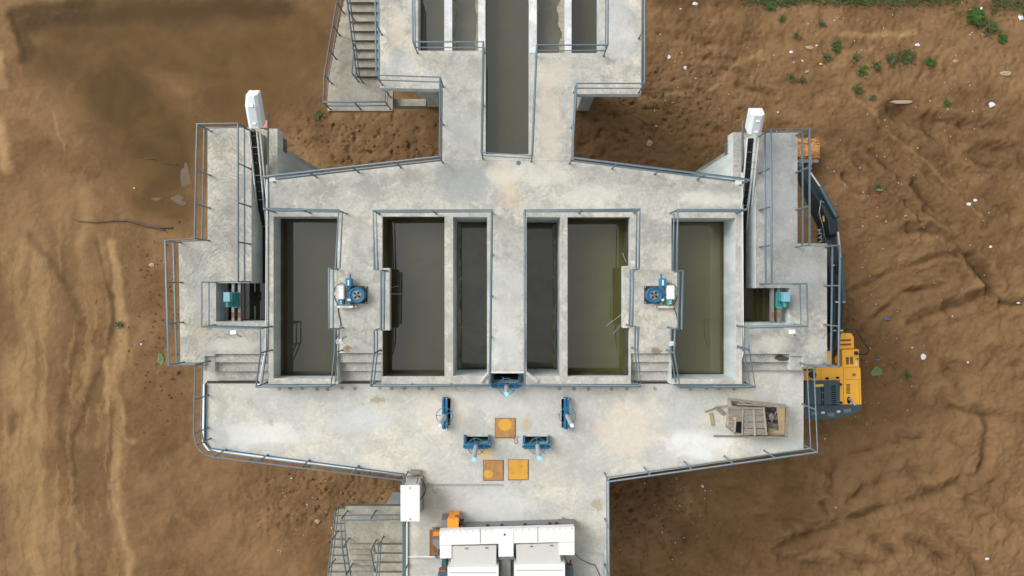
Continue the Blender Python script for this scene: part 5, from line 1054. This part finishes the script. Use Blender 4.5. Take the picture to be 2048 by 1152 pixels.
# uncountable fine litter and crumbs
m = MB(); rnd = random.Random(5)
for i in range(520):
    r_ = rnd.random()
    if r_ < .62: x = rnd.uniform(1300, 1980); y = abs(rnd.gauss(250, 190))
    elif r_ < .8: x = rnd.gauss(1740, 70); y = rnd.uniform(330, 880)
    else: x = rnd.choice((rnd.uniform(1240, 1420), rnd.uniform(540, 800))); y = rnd.uniform(960, 1120)
    if y > 1150 or y < 0: continue
    s = abs(rnd.gauss(.008, .012)) + .006; c = G(x, y, .02)
    m.obox(c, (s * rnd.uniform(1, 2.4), s, .012), (rnd.uniform(-20, 20), rnd.uniform(-20, 20), rnd.uniform(0, 180)))
m.build('fine_litter', 'litter', kind='stuff', label='fine pale crumbs of litter scattered over the mud', category='litter')
m = MB()
for i in range(900):
    x, y = rnd.choice(((rnd.gauss(1720, 130), rnd.gauss(620, 170)), (rnd.gauss(760, 90), rnd.gauss(275, 30)), (rnd.gauss(680, 80), rnd.gauss(1000, 50)), (rnd.gauss(1290, 60), rnd.gauss(1000, 60)), (rnd.gauss(1300, 80), rnd.gauss(210, 60)), (rnd.gauss(330, 30), rnd.gauss(620, 100))))
    s = abs(rnd.gauss(.03, .02)) + .012; m.obox(G(x, y, .01), (s * 1.5, s, s * .7), [rnd.uniform(0, 180) for _ in range(3)])
m.build('mud_clods', 'mud', kind='stuff', label='small dark clods of mud scattered around the structure', category='mud')
def tuft(px, py, r, n, mat, label, h=.25, leaf=.03, group='grass tufts on the mud'):
    rnd = random.Random(int(px * 3 + py)); c = G(px, py, 0); s = (HC - GZ) / F; m = MB()
    for i in range(int(n * .6)):
        a = rnd.random() * 6.283; q = abs(rnd.gauss(0, .55)) * r * s; b_ = c + Vector((math.cos(a) * q, math.sin(a) * q, .0)); b_.z = gz(b_.x, b_.y)
        t = rnd.random() * 6.283; L = h * rnd.uniform(.4, 1.1); w = leaf * rnd.uniform(.5, 1.2); d = Vector((math.cos(t), math.sin(t), 0)); sd_ = Vector((-d.y, d.x, 0)) * w
        p1 = b_ + d * L * .35 + Vector((0, 0, L * .55)); p2 = b_ + d * L * .9 + Vector((0, 0, L * .6))
        m.add([b_ - sd_ * .5, b_ + sd_ * .5, p1 + sd_, p1 - sd_, p2], [(0, 1, 2, 3), (3, 2, 4)])
    o = m.build('grass_tuft' if mat == 'grass' else 'leafy_plant', mat); o['label'] = label; o['category'] = 'grass' if mat == 'grass' else 'plant'; o['group'] = group
for a in [(1540, 12, 9, 240, 'grass2', 'bright green tuft near the top edge, leftmost of the upper right'), (1564, 38, 6, 90, 'grass', 'small tuft below the bright green tuft at the top'), (1642, 48, 9, 80, 'grass', 'sparse tuft left of centre in the upper right mud'),
          (1672, 95, 10, 220, 'grass2', 'dense green tuft above the pale stone'), (1652, 117, 10, 140, 'grass', 'loose tuft just below the dense green tuft'), (1710, 117, 8, 90, 'grass', 'thin tuft between the dense tuft and the large patch'), (1722, 145, 9, 160, 'grass2', 'green tuft left of the largest grass patch, lower one'),
          (1752, 132, 10, 130, 'grass', 'loose tuft touching the left of the largest patch'), (1782, 120, 12, 240, 'grass', 'round dull green half of the largest grass patch'), (1812, 114, 18, 420, 'grass', 'largest grass patch on the upper right mud'), (1856, 126, 8, 160, 'grass2', 'compact green tuft right of the largest patch'),
          (1582, 157, 8, 110, 'grass', 'sparse tuft left of the litter below the dense tufts'), (1604, 162, 6, 90, 'grass', 'small tuft beside the sparse tuft'), (1714, 182, 10, 150, 'grass', 'tuft at the start of the curved tan track'), (1744, 196, 6, 60, 'grass', 'faint tuft right of the curved tan track'), (2002, 79, 9, 190, 'grass2', 'triangular green tuft near the right edge'),
          (1946, 34, 13, 420, 'grass2', 'tall leafy bright green plant near the top right corner'), (1976, 55, 14, 120, 'grass', 'scraggly tuft right of the tall leafy plant'), (1592, 72, 6, 60, 'grass', 'faint tuft left of the dense green tuft'), (1892, 208, 8, 110, 'grass', 'dark tuft right of the long pale slab'),
          (240, 649, 6, 90, 'grass', 'lone tuft beside the tan track on the left'), (637, 230, 8, 120, 'grass', 'tuft below the upper staircase landing'), (1752, 376, 6, 70, 'grass', 'wisp of grass beside the red rag'), (1812, 750, 8, 60, 'grass', 'faint tuft below the shredded plastic')]:
    tuft(*a, h=.34 if 'tall' in a[5] else .2, leaf=.05 if 'tall' in a[5] else .022)
m = MB()
for i in range(1500):
    x = rnd.choice((rnd.uniform(1480, 1920), rnd.gauss(1700, 40), rnd.gauss(1820, 50), rnd.uniform(1980, 2060), rnd.gauss(1560, 30))); y = abs(rnd.gauss(0, 9)) - 4
    if x > 1980: y = abs(rnd.gauss(8, 12))
    b_ = G(x, y, 0); t = rnd.random() * 6.283; L = rnd.uniform(.06, .22); d = Vector((math.cos(t), math.sin(t), 0)); w = Vector((-d.y, d.x, 0)) * .018
    m.add([b_ - w * .5, b_ + w * .5, b_ + d * L * .4 + w + Vector((0, 0, L * .5)), b_ + d * L * .4 - w + Vector((0, 0, L * .5)), b_ + d * L + Vector((0, 0, L * .5))], [(0, 1, 2, 3), (3, 2, 4)])
m.build('grass', 'grass', kind='stuff', label='low grass and weeds growing along the top right edge', category='grass')
# thin reinforcing wires sticking out over the water
for i, (a, b_, lb) in enumerate((((1245, 506, -.1), (1252, 524, -.1), 'thin wire poking out above the third large basin, above the bulge'), ((1212, 652, -.6), (1247, 626, -.15), 'long thin wire poking from the bulge over the green basin'), ((1226, 668, -.6), (1245, 646, -.15), 'shorter thin wire poking from the bulge over the green basin'),
                                 ((798, 572, -.4), (780, 575, -.15), 'upper thin wire poking from the bulge over the second basin'), ((804, 588, -.4), (780, 588, -.15), 'lower thin wire poking from the bulge over the second basin'))):
    r_ = thing('tie_wire', lb, 'wire', tuple(P(*b_)), 'tie wires'); MB().tube([P(*b_), P(*a)], .006, 5).build('wire', 'galv', r_)
# algae stone on right steps
o = MB().prism(blobpoly(P(1563, 716, -.18).xy, .22, .10, 30, 9, .15), -.182, -.170).build('moss_patch', 'wet'); o['label'] = 'dark olive moss patch on the upper right step'; o['category'] = 'moss'
